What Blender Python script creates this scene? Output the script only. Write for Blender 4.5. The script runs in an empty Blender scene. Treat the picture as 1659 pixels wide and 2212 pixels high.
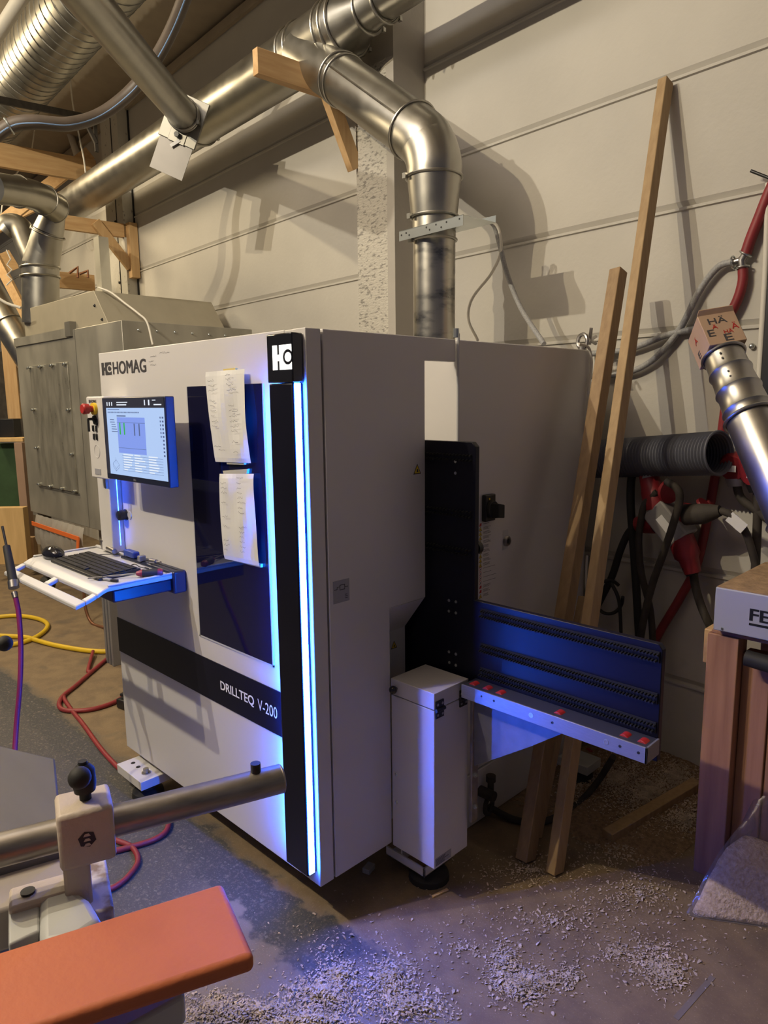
import bpy, bmesh, math, random
from mathutils import Vector, Matrix
random.seed(7)
SC = bpy.context.scene
COL = SC.collection
rad = math.radians

# ---------------------------------------------------------------- camera, world, lamps, exposure
W_, H_, F_ = 1659.0, 2212.0, 1534.0
def _rot(a, b, c):
    f = Vector((-math.sin(a)*math.cos(b), math.cos(a)*math.cos(b), -math.sin(b)))
    r0 = Vector((math.cos(a), math.sin(a), 0)); u0 = r0.cross(f)
    return (math.cos(c)*r0+math.sin(c)*u0, -math.sin(c)*r0+math.cos(c)*u0, f)
CR, CU, CF = _rot(rad(45.07), rad(8.954), rad(-0.679))
CAM = Vector((1.643, -1.327, 1.72))
cd = bpy.data.cameras.new('camera'); cam = bpy.data.objects.new('camera', cd); COL.objects.link(cam)
cam.matrix_world = Matrix(((CR.x, CU.x, -CF.x, CAM.x), (CR.y, CU.y, -CF.y, CAM.y), (CR.z, CU.z, -CF.z, CAM.z), (0, 0, 0, 1)))
cd.sensor_fit = 'VERTICAL'; cd.sensor_height = 32.0; cd.lens = 32.0*F_/H_; cd.clip_start = 0.02; cd.clip_end = 200
SC.camera = cam
SC.view_settings.view_transform = 'Standard'; SC.view_settings.look = 'None'
SC.view_settings.exposure = 0.0; SC.view_settings.gamma = 1.0; SC.view_settings.use_curve_mapping = False

wo = bpy.data.worlds.new('world'); SC.world = wo; wo.use_nodes = True
wo.node_tree.nodes['Background'].inputs[0].default_value = (0.90, 0.84, 1.0, 1)
wo.node_tree.nodes['Background'].inputs[1].default_value = 0.07

_o = rad(4.09)
WX = Vector((math.cos(_o), -math.sin(_o), 0)); WN = Vector((math.sin(_o), math.cos(_o), 0)); WZ = Vector((0, 0, 1))
WD = 1.85                                            # distance of the hall wall along WN
def W3(wx, wn, z): return WX*wx + WN*wn + WZ*z

def area(name, loc, target, sx, sy, power, col):
    l = bpy.data.lights.new(name, 'AREA'); l.shape = 'RECTANGLE'; l.size = sx; l.size_y = sy; l.energy = power; l.color = col
    o = bpy.data.objects.new(name, l); COL.objects.link(o); o.location = loc
    o.rotation_euler = (Vector(target)-Vector(loc)).to_track_quat('-Z', 'Y').to_euler(); return o
def point(name, loc, r, power, col):
    l = bpy.data.lights.new(name, 'POINT'); l.shadow_soft_size = r; l.energy = power; l.color = col
    o = bpy.data.objects.new(name, l); COL.objects.link(o); o.location = loc; return o
point('hall_lamp_left', W3(-1.60, -2.9, 4.56), 0.025, 350, (1.0, 0.90, 0.72))
point('hall_lamp_right', W3(-1.02, -2.9, 4.56), 0.025, 310, (1.0, 0.83, 0.54))
area('hall_tube_light', W3(-1.4, -0.6, 4.5), W3(-1.2, 1.5, 2.2), 2.4, 0.25, 16, (1.0, 0.93, 0.86))
area('hall_fill_front', W3(-0.7, -2.6, 4.7), W3(0.3, -0.9, 0), 2.6, 1.2, 20, (1.0, 0.86, 0.93))  # added soft fill to lift the foreground floor, no known fixture here
area('hall_fill_far', W3(-6.5, -0.9, 4.5), W3(-5.0, 1.0, 0.8), 2.4, 0.5, 120, (1.0, 0.80, 0.50))  # added wide warm fill for the far left bay, kept large for soft shadows

# ---------------------------------------------------------------- points on real planes (frame is 1659 x 2212)
def ray(px, py): return CR*((px-W_/2)/F_) + CU*(-(py-H_/2)/F_) + CF
def _pl(px, py, n, d):
    r = ray(px, py); return CAM + r*((d-n.dot(CAM))/n.dot(r))
def PX(px, py, x): return _pl(px, py, Vector((1, 0, 0)), x)
def PY(px, py, y): return _pl(px, py, Vector((0, 1, 0)), y)
def PZ(px, py, z): return _pl(px, py, Vector((0, 0, 1)), z)
def PW(px, py, n): return _pl(px, py, WN, n)
def PWX(px, py, x): return _pl(px, py, WX, x)
def PD(px, py, d): return CAM + ray(px, py)*d

# ---------------------------------------------------------------- materials
MATS = {}
def mat(name, col, rough=0.5, metal=0.0, var=0.0, scale=8.0, bump=0.0, bscale=60.0, emit=None, estr=0.0, col2=None, stretch=None, coat=0.0, spec=0.5, alpha=None, trans=0.0, rvar=0.0, detail=4.0, thr=None):
    if name in MATS: return MATS[name]
    m = bpy.data.materials.new(name); m.use_nodes = True; nt = m.node_tree; N = nt.nodes; L = nt.links
    b = N['Principled BSDF']
    b.inputs['Base Color'].default_value = (*col, 1); b.inputs['Roughness'].default_value = rough; b.inputs['Metallic'].default_value = metal
    b.inputs['Specular IOR Level'].default_value = spec
    if coat: b.inputs['Coat Weight'].default_value = coat; b.inputs['Coat Roughness'].default_value = 0.05
    if trans: b.inputs['Transmission Weight'].default_value = trans
    if alpha is not None: b.inputs['Alpha'].default_value = alpha
    if emit: b.inputs['Emission Color'].default_value = (*emit, 1); b.inputs['Emission Strength'].default_value = estr
    tc = N.new('ShaderNodeTexCoord'); mp = N.new('ShaderNodeMapping'); L.new(tc.outputs['Object'], mp.inputs[0])
    if stretch: mp.inputs['Scale'].default_value = stretch
    if var or col2 or rvar:
        n = N.new('ShaderNodeTexNoise'); n.inputs['Scale'].default_value = scale; n.inputs['Detail'].default_value = detail; L.new(mp.outputs[0], n.inputs['Vector'])
        r = N.new('ShaderNodeValToRGB'); L.new(n.outputs['Fac'], r.inputs[0])
        c2 = col2 if col2 else tuple(c*(1-var) for c in col)
        lo, hi = thr if thr else (0.3, 0.7)
        r.color_ramp.elements[0].position = lo; r.color_ramp.elements[1].position = hi
        r.color_ramp.elements[0].color = (*c2, 1); r.color_ramp.elements[1].color = (*col, 1)
        if var or col2: L.new(r.outputs[0], b.inputs['Base Color'])
        if rvar:
            mr = N.new('ShaderNodeMapRange'); L.new(n.outputs['Fac'], mr.inputs[0]); mr.inputs[3].default_value = max(0.02, rough-rvar); mr.inputs[4].default_value = rough+rvar
            L.new(mr.outputs[0], b.inputs['Roughness'])
    if bump:
        n2 = N.new('ShaderNodeTexNoise'); n2.inputs['Scale'].default_value = bscale; n2.inputs['Detail'].default_value = 3; L.new(mp.outputs[0], n2.inputs['Vector'])
        bp = N.new('ShaderNodeBump'); bp.inputs['Strength'].default_value = bump; bp.inputs['Distance'].default_value = 0.01
        L.new(n2.outputs['Fac'], bp.inputs['Height']); L.new(bp.outputs[0], b.inputs['Normal'])
    MATS[name] = m; return m

def wood(name, c1, c2, sc=(30, 30, 2.0), rough=0.65):
    """grain bands: noise stretched along local z / chosen axis"""
    return mat(name, c1, rough, 0, 0.3, 1.3, 0.08, 3.0, col2=c2, stretch=sc, detail=8.0, thr=(0.30, 0.72))

M = {}
M['white'] = mat('white_powder_coat', (0.60, 0.58, 0.565), 0.38, bump=0.03, bscale=500)
M['white2'] = mat('white_plastic', (0.50, 0.50, 0.51), 0.35)
M['wall'] = mat('painted_concrete', (0.53, 0.505, 0.455), 0.75, var=0.10, scale=2.2, bump=0.15, bscale=35)
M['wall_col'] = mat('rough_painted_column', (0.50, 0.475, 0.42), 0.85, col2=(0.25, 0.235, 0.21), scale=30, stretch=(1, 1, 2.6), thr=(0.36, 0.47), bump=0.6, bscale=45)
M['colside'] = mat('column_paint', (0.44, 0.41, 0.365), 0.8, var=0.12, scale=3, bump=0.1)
M['joint'] = mat('joint_sealant', (0.42, 0.37, 0.28), 0.8, var=0.4, scale=20)
M['ceiling'] = mat('ceiling_panel', (0.42, 0.35, 0.26), 0.8, var=0.1)
M['galv'] = mat('galvanised_steel', (0.455, 0.44, 0.395), 0.36, 1.0, var=0.14, scale=9, rvar=0.10, bump=0.03, bscale=14)
M['galv_dull'] = mat('dull_galvanised_sheet', (0.44, 0.42, 0.36), 0.45, 0.5, var=0.30, scale=5, rvar=0.14, stretch=(1, 1, 0.5))
M['galv_dark'] = mat('dark_galvanised_sheet', (0.30, 0.29, 0.26), 0.5, 0.8, var=0.2, scale=6)
M['zinc'] = mat('zinc_plated_steel', (0.62, 0.66, 0.66), 0.32, 1.0, var=0.1)
M['steel'] = mat('bare_steel', (0.45, 0.43, 0.42), 0.35, 1.0, var=0.3, scale=20)
M['alu'] = mat('brushed_aluminium', (0.27, 0.27, 0.29), 0.42, 0.45, var=0.12, scale=40, stretch=(1, 8, 8))
M['black'] = mat('black_satin', (0.012, 0.012, 0.014), 0.4)
M['blackgloss'] = mat('black_gloss', (0.010, 0.010, 0.013), 0.12, coat=0.3)
M['blackpanel'] = mat('black_table_panel', (0.006, 0.006, 0.014), 0.36, var=0.2, spec=0.25)
M['bristle'] = mat('black_bristle', (0.006, 0.006, 0.007), 0.9)
M['rubber'] = mat('black_rubber', (0.018, 0.017, 0.016), 0.7, var=0.3, scale=20)
M['dustyrubber'] = mat('dusty_cable', (0.055, 0.045, 0.036), 0.8, var=0.5, scale=15)
M['glass'] = mat('smoked_glass', (0.006, 0.006, 0.026), 0.05, spec=0.55, var=0.15)
M['paper'] = mat('paper', (0.66, 0.66, 0.66), 0.85)
M['tape'] = mat('masking_tape', (0.42, 0.40, 0.30), 0.8)
M['tapey'] = mat('yellow_masking_tape', (0.66, 0.52, 0.16), 0.8)
M['ink'] = mat('ink', (0.05, 0.05, 0.06), 0.8)
M['logo_grey'] = mat('logo_grey', (0.055, 0.052, 0.055), 0.5)
M['lettering_white'] = mat('white_lettering', (0.80, 0.80, 0.82), 0.5)
M['yellow'] = mat('signal_yellow', (0.75, 0.52, 0.03), 0.5)
M['red'] = mat('signal_red', (0.40, 0.022, 0.02), 0.42)
M['cee_red'] = mat('plug_red', (0.27, 0.018, 0.026), 0.45, var=0.25, scale=14)
M['cee_grey'] = mat('socket_grey', (0.34, 0.33, 0.33), 0.6, var=0.2)
M['redhose'] = mat('red_hose', (0.27, 0.028, 0.034), 0.5, var=0.25, scale=18)
M['yellowhose'] = mat('yellow_hose', (0.72, 0.48, 0.02), 0.5, var=0.15)
M['greyhose'] = mat('braided_grey_hose', (0.38, 0.38, 0.38), 0.55, var=0.35, scale=160)
M['whitecable'] = mat('white_cable', (0.66, 0.63, 0.56), 0.6)
M['orange'] = mat('orange_cast_paint', (0.50, 0.135, 0.050), 0.6, var=0.12, scale=6, bump=0.12, bscale=70)
M['cream'] = mat('cream_cast_paint', (0.52, 0.44, 0.36), 0.5, var=0.12, scale=20, bump=0.15, bscale=90)
M['lgrey'] = mat('light_grey_paint', (0.42, 0.43, 0.42), 0.5, var=0.1, scale=12)
M['fegrey'] = mat('blue_grey_paint', (0.34, 0.35, 0.40), 0.5)
M['dust'] = mat('sawdust_layer', (0.40, 0.26, 0.14), 0.95, var=0.4, scale=30, bump=0.4, bscale=120)
M['tablegrey'] = mat('planer_table_steel', (0.115, 0.108, 0.112), 0.6, 0.2, var=0.15, scale=3, stretch=(1, 6, 1))
M['pine'] = wood('pine_timber', (0.60, 0.40, 0.20), (0.48, 0.29, 0.13), (26, 2.2, 26))
M['pinev'] = wood('pine_timber_upright', (0.58, 0.39, 0.20), (0.47, 0.29, 0.13), (26, 26, 2.2))
M['douglas'] = wood('douglas_leg', (0.38, 0.20, 0.12), (0.25, 0.12, 0.07), (28, 28, 1.8))
M['oak'] = wood('beech_batten', (0.42, 0.29, 0.15), (0.33, 0.215, 0.105), (40, 40, 1.4))
M['walnut'] = wood('brown_batten', (0.36, 0.24, 0.125), (0.26, 0.165, 0.085), (40, 40, 1.4))
M['card'] = mat('cardboard', (0.50, 0.33, 0.19), 0.8, var=0.15)
M['cardp'] = mat('printed_cardboard', (0.43, 0.29, 0.19), 0.75, var=0.12)
M['plybox'] = wood('pale_plywood', (0.70, 0.48, 0.22), (0.58, 0.38, 0.16), (20, 20, 2))
M['peh'] = mat('grey_pe_pipe', (0.115, 0.090, 0.072), 0.5, var=0.3, scale=8)
M['bluestripe'] = mat('blue_stripe', (0.22, 0.36, 0.62), 0.5)
M['flex'] = mat('grey_flex_hose', (0.085, 0.088, 0.11), 0.55, var=0.2)
M['green'] = mat('green_machine_paint', (0.04, 0.09, 0.035), 0.6, var=0.3)
M['pinkboard'] = mat('pinkish_board', (0.36, 0.24, 0.17), 0.7, var=0.1)
M['copper'] = mat('copper_pipe', (0.24, 0.11, 0.06), 0.45, 0.6)
M['led'] = mat('blue_led_diffuser', (0.3, 0.5, 1.0), 0.4, emit=(0.018, 0.11, 1.0), estr=260)
M['ledline'] = mat('faint_led_line', (0.3, 0.5, 1.0), 0.4, emit=(0.02, 0.10, 1.0), estr=30)
M['ledbeam'] = mat('blue_led_beam', (0.3, 0.5, 1.0), 0.4, emit=(0.004, 0.13, 1.0), estr=270)
M['logo_led'] = mat('lit_logo', (1, 1, 1), 0.4, emit=(1.0, 0.98, 0.92), estr=1.7)
M['scr'] = mat('screen_pale', (0.1, 0.1, 0.1), 0.3, emit=(0.42, 0.62, 1.0), estr=0.85)
M['scr_mid'] = mat('screen_blue', (0.1, 0.1, 0.1), 0.3, emit=(0.16, 0.29, 0.86), estr=0.9)
M['scr_dark'] = mat('screen_bar', (0.01, 0.01, 0.012), 0.3, emit=(0.02, 0.02, 0.03), estr=1)
M['scr_line'] = mat('screen_line', (0.02, 0.02, 0.03), 0.3, emit=(0.10, 0.15, 0.32), estr=0.8)
M['scr_green'] = mat('screen_green', (0.02, 0.1, 0.02), 0.3, emit=(0.03, 0.45, 0.09), estr=0.8)
M['scr_white'] = mat('screen_white', (0.1, 0.1, 0.1), 0.3, emit=(0.8, 0.88, 1.0), estr=0.9)
M['blade'] = mat('bluish_black_plastic', (0.012, 0.016, 0.04), 0.35)
M['toolblue'] = mat('blue_plastic', (0.02, 0.05, 0.30), 0.4)
M['shaving'] = mat('shaving', (0.60, 0.485, 0.375), 0.85, var=0.4, scale=25)
M['stickergrey'] = mat('grey_sticker', (0.30, 0.30, 0.33), 0.5)
M['orange_strap'] = mat('orange_strap', (0.75, 0.16, 0.03), 0.5)

def plastic_film():
    m = bpy.data.materials.new('clear_plastic_film'); m.use_nodes = True; nt = m.node_tree; nt.nodes.clear(); N = nt.nodes; L = nt.links
    o = N.new('ShaderNodeOutputMaterial'); t = N.new('ShaderNodeBsdfTransparent'); g = N.new('ShaderNodeBsdfGlossy'); d = N.new('ShaderNodeBsdfDiffuse')
    t.inputs[0].default_value = (0.95, 0.94, 0.94, 1); g.inputs['Roughness'].default_value = 0.16; d.inputs[0].default_value = (0.55, 0.52, 0.5, 1)
    ge = N.new('ShaderNodeNewGeometry'); dt_ = N.new('ShaderNodeVectorMath'); dt_.operation = 'DOT_PRODUCT'; L.new(ge.outputs['Incoming'], dt_.inputs[0]); L.new(ge.outputs['Normal'], dt_.inputs[1])
    ab = N.new('ShaderNodeMath'); ab.operation = 'ABSOLUTE'; L.new(dt_.outputs['Value'], ab.inputs[0])
    om = N.new('ShaderNodeMath'); om.operation = 'SUBTRACT'; om.inputs[0].default_value = 1.0; L.new(ab.outputs[0], om.inputs[1])
    pw = N.new('ShaderNodeMath'); pw.operation = 'POWER'; L.new(om.outputs[0], pw.inputs[0]); pw.inputs[1].default_value = 3.5
    fr = N.new('ShaderNodeMath'); fr.operation = 'MULTIPLY_ADD'; L.new(pw.outputs[0], fr.inputs[0]); fr.inputs[1].default_value = 0.6; fr.inputs[2].default_value = 0.07
    a = N.new('ShaderNodeMixShader'); a.inputs[0].default_value = 0.10; L.new(t.outputs[0], a.inputs[1]); L.new(d.outputs[0], a.inputs[2])
    b = N.new('ShaderNodeMixShader'); L.new(fr.outputs[0], b.inputs[0]); L.new(a.outputs[0], b.inputs[1]); L.new(g.outputs[0], b.inputs[2])
    no = N.new('ShaderNodeTexNoise'); no.inputs['Scale'].default_value = 9; no.inputs['Detail'].default_value = 3; no.inputs['Distortion'].default_value = 1.2
    bp = N.new('ShaderNodeBump'); bp.inputs['Strength'].default_value = 0.5; bp.inputs['Distance'].default_value = 0.02
    tc = N.new('ShaderNodeTexCoord'); L.new(tc.outputs['Object'], no.inputs['Vector']); L.new(no.outputs['Fac'], bp.inputs['Height'])
    for s in (g, d): L.new(bp.outputs[0], s.inputs['Normal'])
    L.new(b.outputs[0], o.inputs[0]); return m
M['film'] = plastic_film()

def wall_specks(m):
    nt = m.node_tree; N = nt.nodes; L = nt.links; b = N['Principled BSDF']; src = b.inputs['Base Color'].links[0].from_socket
    tc = N.new('ShaderNodeTexCoord'); n = N.new('ShaderNodeTexNoise'); n.inputs['Scale'].default_value = 17; n.inputs['Detail'].default_value = 6; n.inputs['Roughness'].default_value = 0.75
    L.new(tc.outputs['Object'], n.inputs['Vector']); mr = N.new('ShaderNodeMapRange'); L.new(n.outputs['Fac'], mr.inputs[0]); mr.inputs[1].default_value = 0.735; mr.inputs[2].default_value = 0.76
    mx = N.new('ShaderNodeMix'); mx.data_type = 'RGBA'; L.new(mr.outputs[0], mx.inputs[0]); L.new(src, mx.inputs[6]); mx.inputs[7].default_value = (0.16, 0.13, 0.09, 1); L.new(mx.outputs[2], b.inputs['Base Color'])
wall_specks(M['wall'])

def floor_mat():
    m = bpy.data.materials.new('workshop_floor'); m.use_nodes = True; nt = m.node_tree; N = nt.nodes; L = nt.links; b = N['Principled BSDF']
    geo = N.new('ShaderNodeTexCoord'); sep = N.new('ShaderNodeSeparateXYZ'); L.new(geo.outputs['Object'], sep.inputs[0])
    def noise(s, d=5, rough=0.6):
        n = N.new('ShaderNodeTexNoise'); n.inputs['Scale'].default_value = s; n.inputs['Detail'].default_value = d; n.inputs['Roughness'].default_value = rough
        L.new(geo.outputs['Object'], n.inputs['Vector']); return n.outputs['Fac']
    def mth(op, a, c):
        n = N.new('ShaderNodeMath'); n.operation = op
        for i, v in enumerate((a, c)):
            if isinstance(v, (int, float)): n.inputs[i].default_value = v
            else: L.new(v, n.inputs[i])
        return n.outputs[0]
    def ss(v, lo, hi):
        n = N.new('ShaderNodeMapRange'); n.interpolation_type = 'SMOOTHSTEP'; L.new(v, n.inputs[0]); n.inputs[1].default_value = lo; n.inputs[2].default_value = hi; return n.outputs[0]
    def mix(f, a, c):
        n = N.new('ShaderNodeMix'); n.data_type = 'RGBA'; L.new(f, n.inputs[0])
        for i, v in ((6, a), (7, c)):
            if isinstance(v, tuple): n.inputs[i].default_value = (*v, 1)
            else: L.new(v, n.inputs[i])
        return n.outputs[2]
    n1, n2, n3 = noise(2.2), noise(9.0), noise(45.0, 4, 0.7)
    wob = mth('ADD', mth('MULTIPLY', mth('SUBTRACT', n2, 0.5), 0.16), mth('MULTIPLY', mth('SUBTRACT', n1, 0.5), 0.22))
    yy = mth('ADD', sep.outputs['Y'], wob); xx = mth('ADD', sep.outputs['X'], wob)
    conc = mix(ss(n1, 0.35, 0.65), (0.215, 0.172, 0.140), (0.165, 0.136, 0.116))
    dustc = mix(ss(n2, 0.3, 0.7), (0.23, 0.165, 0.095), (0.165, 0.115, 0.070))
    far = ss(yy, -0.02, 0.10)                                  # brown dusted side of the painted line
    c = mix(far, conc, dustc)
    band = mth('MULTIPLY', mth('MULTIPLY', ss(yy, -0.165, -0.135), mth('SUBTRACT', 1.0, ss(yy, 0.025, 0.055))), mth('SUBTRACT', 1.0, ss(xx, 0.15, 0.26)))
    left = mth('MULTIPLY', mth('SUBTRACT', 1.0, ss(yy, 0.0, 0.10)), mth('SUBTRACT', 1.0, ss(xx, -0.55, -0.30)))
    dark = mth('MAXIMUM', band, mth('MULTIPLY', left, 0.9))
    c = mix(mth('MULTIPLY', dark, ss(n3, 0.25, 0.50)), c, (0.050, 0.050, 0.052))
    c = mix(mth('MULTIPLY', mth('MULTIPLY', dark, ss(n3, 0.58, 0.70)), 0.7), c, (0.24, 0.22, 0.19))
    # damp stains in the traffic area
    c = mix(mth('MULTIPLY', ss(noise(3.4, 3), 0.58, 0.70), 0.45), c, (0.085, 0.07, 0.06))
    # speckle of fine dust
    c = mix(mth('MULTIPLY', ss(noise(170, 2, 0.5), 0.60, 0.72), 0.35), c, (0.40, 0.32, 0.24))
    L.new(c, b.inputs['Base Color']); b.inputs['Roughness'].default_value = 0.62
    bp = N.new('ShaderNodeBump'); bp.inputs['Strength'].default_value = 0.25; bp.inputs['Distance'].default_value = 0.006; L.new(n3, bp.inputs['Height']); L.new(bp.outputs[0], b.inputs['Normal'])
    return m
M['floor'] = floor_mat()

# ---------------------------------------------------------------- mesh building
OFF = {}
def V(*a): return Vector(a[0]) if len(a) == 1 else Vector(a)
def smooth_path(pts, n=6):
    pts = [Vector(p) for p in pts]
    if len(pts) < 3: return pts
    out = []
    P = [pts[0]*2-pts[1]] + pts + [pts[-1]*2-pts[-2]]
    for i in range(1, len(P)-2):
        p0, p1, p2, p3 = P[i-1], P[i], P[i+1], P[i+2]
        for k in range(n):
            t = k/n
            out.append(0.5*((2*p1)+(p2-p0)*t+(2*p0-5*p1+4*p2-p3)*t*t+(3*p1-p0-3*p2+p3)*t**3))
    out.append(pts[-1]); return out

class MB:
    def __init__(s): s.v = []; s.f = []; s.m = []
    def add(s, vs, fs, mi=0):
        o = len(s.v); s.v += [Vector(v) for v in vs]
        for f in fs: s.f.append([o+i for i in f]); s.m.append(mi)
        return s
    def hexa(s, p, mi=0):
        """8 corners: bottom ring 0-3, top ring 4-7"""
        return s.add(p, [(3, 2, 1, 0), (4, 5, 6, 7), (0, 1, 5, 4), (1, 2, 6, 5), (2, 3, 7, 6), (3, 0, 4, 7)], mi)
    def box(s, a, b, mi=0):
        x0, y0, z0 = [min(a[i], b[i]) for i in range(3)]; x1, y1, z1 = [max(a[i], b[i]) for i in range(3)]
        return s.hexa([(x0, y0, z0), (x1, y0, z0), (x1, y1, z0), (x0, y1, z0), (x0, y0, z1), (x1, y0, z1), (x1, y1, z1), (x0, y1, z1)], mi)
    def obox(s, c, ax, ay, az, hx, hy, hz, mi=0):
        c = Vector(c); ax, ay, az = [Vector(q).normalized() for q in (ax, ay, az)]
        q = lambda i, j, k: c+ax*hx*i+ay*hy*j+az*hz*k
        return s.hexa([q(-1, -1, -1), q(1, -1, -1), q(1, 1, -1), q(-1, 1, -1), q(-1, -1, 1), q(1, -1, 1), q(1, 1, 1), q(-1, 1, 1)], mi)
    def wbox(s, x0, x1, n0, n1, z0, z1, mi=0):
        """box aligned with the hall wall"""
        return s.hexa([W3(x0, n0, z0), W3(x1, n0, z0), W3(x1, n1, z0), W3(x0, n1, z0), W3(x0, n0, z1), W3(x1, n0, z1), W3(x1, n1, z1), W3(x0, n1, z1)], mi)
    def bar(s, p, q, w, h, up=(0, 0, 1), mi=0):
        """rectangular bar from p to q; w across, h along 'up'"""
        p, q = Vector(p), Vector(q); d = (q-p).normalized(); a = d.cross(Vector(up)).normalized(); u = a.cross(d).normalized()
        return s.obox((p+q)/2, d, a, u, (q-p).length/2, w/2, h/2, mi)
    def prism(s, poly, ext, mi=0):
        poly = [Vector(p) for p in poly]; ext = Vector(ext); n = len(poly)
        fs = [tuple(range(n)), tuple(range(2*n-1, n-1, -1))] + [(i, n+i, n+(i+1) % n, (i+1) % n) for i in range(n)]
        return s.add(poly+[p+ext for p in poly], fs, mi)
    def face(s, poly, mi=0): return s.add(poly, [tuple(range(len(poly)))], mi)
    def tube(s, pts, r, seg=12, mi=0, caps=True, r2=None):
        pts = [Vector(p) for p in pts]; n = len(pts)
        rs = r if isinstance(r, (list, tuple)) else [r]*n
        d = (pts[1]-pts[0]).normalized(); a = d.orthogonal().normalized(); vs = []
        for i, p in enumerate(pts):
            t = (pts[min(i+1, n-1)]-pts[max(i-1, 0)])
            if t.length < 1e-9: t = d
            t = t.normalized(); q = d.rotation_difference(t); a = (q @ a).normalized(); a = (a-t*a.dot(t)).normalized(); d = t; b = t.cross(a)
            for k in range(seg):
                th = 2*math.pi*k/seg; vs.append(p+(a*math.cos(th)+b*math.sin(th))*rs[i])
        fs = [(i*seg+k, i*seg+(k+1) % seg, (i+1)*seg+(k+1) % seg, (i+1)*seg+k) for i in range(n-1) for k in range(seg)]
        if caps: fs += [tuple(range(seg-1, -1, -1)), tuple(range((n-1)*seg, n*seg))]
        return s.add(vs, fs, mi)
    def cyl(s, p, q, r, r2=None, seg=16, mi=0): return s.tube([p, q], [r, r if r2 is None else r2], seg, mi)
    def lathe(s, o, ax, prof, seg=20, mi=0):
        """prof = [(distance along axis, radius)]"""
        o, ax = Vector(o), Vector(ax).normalized(); a = ax.orthogonal().normalized(); b = ax.cross(a); n = len(prof); vs = []
        for t, r in prof:
            for k in range(seg):
                th = 2*math.pi*k/seg; vs.append(o+ax*t+(a*math.cos(th)+b*math.sin(th))*max(r, 1e-5))
        fs = [(i*seg+k, i*seg+(k+1) % seg, (i+1)*seg+(k+1) % seg, (i+1)*seg+k) for i in range(n-1) for k in range(seg)]
        fs += [tuple(range(seg-1, -1, -1)), tuple(range((n-1)*seg, n*seg))]
        return s.add(vs, fs, mi)
    def torus(s, c, ax, R, r, seg=28, rs=8, mi=0):
        c, ax = Vector(c), Vector(ax).normalized(); a = ax.orthogonal().normalized(); b = ax.cross(a); vs = []
        for k in range(seg):
            th = 2*math.pi*k/seg; d = a*math.cos(th)+b*math.sin(th)
            for j in range(rs):
                ph = 2*math.pi*j/rs; vs.append(c+d*(R+r*math.cos(ph))+ax*r*math.sin(ph))
        fs = [(k*rs+j, ((k+1) % seg)*rs+j, ((k+1) % seg)*rs+(j+1) % rs, k*rs+(j+1) % rs) for k in range(seg) for j in range(rs)]
        return s.add(vs, fs, mi)
    def ball(s, c, rx, ry=None, rz=None, seg=16, rings=10, mi=0):
        ry = ry or rx; rz = rz or rx; c = Vector(c); vs = [c+V(0, 0, rz)]
        for i in range(1, rings):
            ph = math.pi*i/rings
            for k in range(seg):
                th = 2*math.pi*k/seg; vs.append(c+V(rx*math.sin(ph)*math.cos(th), ry*math.sin(ph)*math.sin(th), rz*math.cos(ph)))
        vs.append(c-V(0, 0, rz)); fs = []
        for k in range(seg): fs.append((0, 1+k, 1+(k+1) % seg)); fs.append((len(vs)-1, 1+(rings-2)*seg+(k+1) % seg, 1+(rings-2)*seg+k))
        for i in range(rings-2):
            for k in range(seg): fs.append((1+i*seg+k, 1+(i+1)*seg+k, 1+(i+1)*seg+(k+1) % seg, 1+i*seg+(k+1) % seg))
        return s.add(vs, fs, mi)
    def build(s, name, mats, parent=None, bevel=0.0, label=None, angle=38, loc=None, fix=True):
        if not isinstance(mats, (list, tuple)): mats = [mats]
        if parent is not None: off = OFF[parent.name]
        elif loc is not None: off = Vector(loc)
        else:
            xs = [p.x for p in s.v]; ys = [p.y for p in s.v]; zs = [p.z for p in s.v]
            off = V((min(xs)+max(xs))/2, (min(ys)+max(ys))/2, min(zs))
        me = bpy.data.meshes.new(name); bm = bmesh.new()
        vs = [bm.verts.new(p-off) for p in s.v]
        for f, mi in zip(s.f, s.m):
            try: fc = bm.faces.new([vs[i] for i in f])
            except ValueError: continue
            fc.material_index = mi; fc.smooth = True
        if fix: bmesh.ops.recalc_face_normals(bm, faces=bm.faces)
        ca = math.cos(rad(angle))
        for e in bm.edges:
            if len(e.link_faces) == 2 and e.link_faces[0].normal.dot(e.link_faces[1].normal) < ca: e.smooth = False
        bm.to_mesh(me); bm.free()
        for m_ in mats: me.materials.append(m_)
        o = bpy.data.objects.new(name, me); COL.objects.link(o)
        OFF[o.name] = off
        if parent is not None: o.parent = parent
        else: o.location = off
        if bevel:
            b = o.modifiers.new('bevel', 'BEVEL'); b.width = bevel; b.segments = 2; b.limit_method = 'ANGLE'; b.angle_limit = rad(40); b.harden_normals = False
        if label: o['label'] = label
        return o

def tag(o, label, cat, group=None):
    o['label'] = label; o['category'] = cat
    if group: o['group'] = group
    return o
def thing(name, label, cat, loc, group=None):
    o = bpy.data.objects.new(name, None); COL.objects.link(o); o.location = Vector(loc); o.empty_display_size = 0.05; OFF[o.name] = Vector(loc)
    return tag(o, label, cat, group)
def struct(o): o['kind'] = 'structure'; return o
def stuff(o): o['kind'] = 'stuff'; return o

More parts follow.
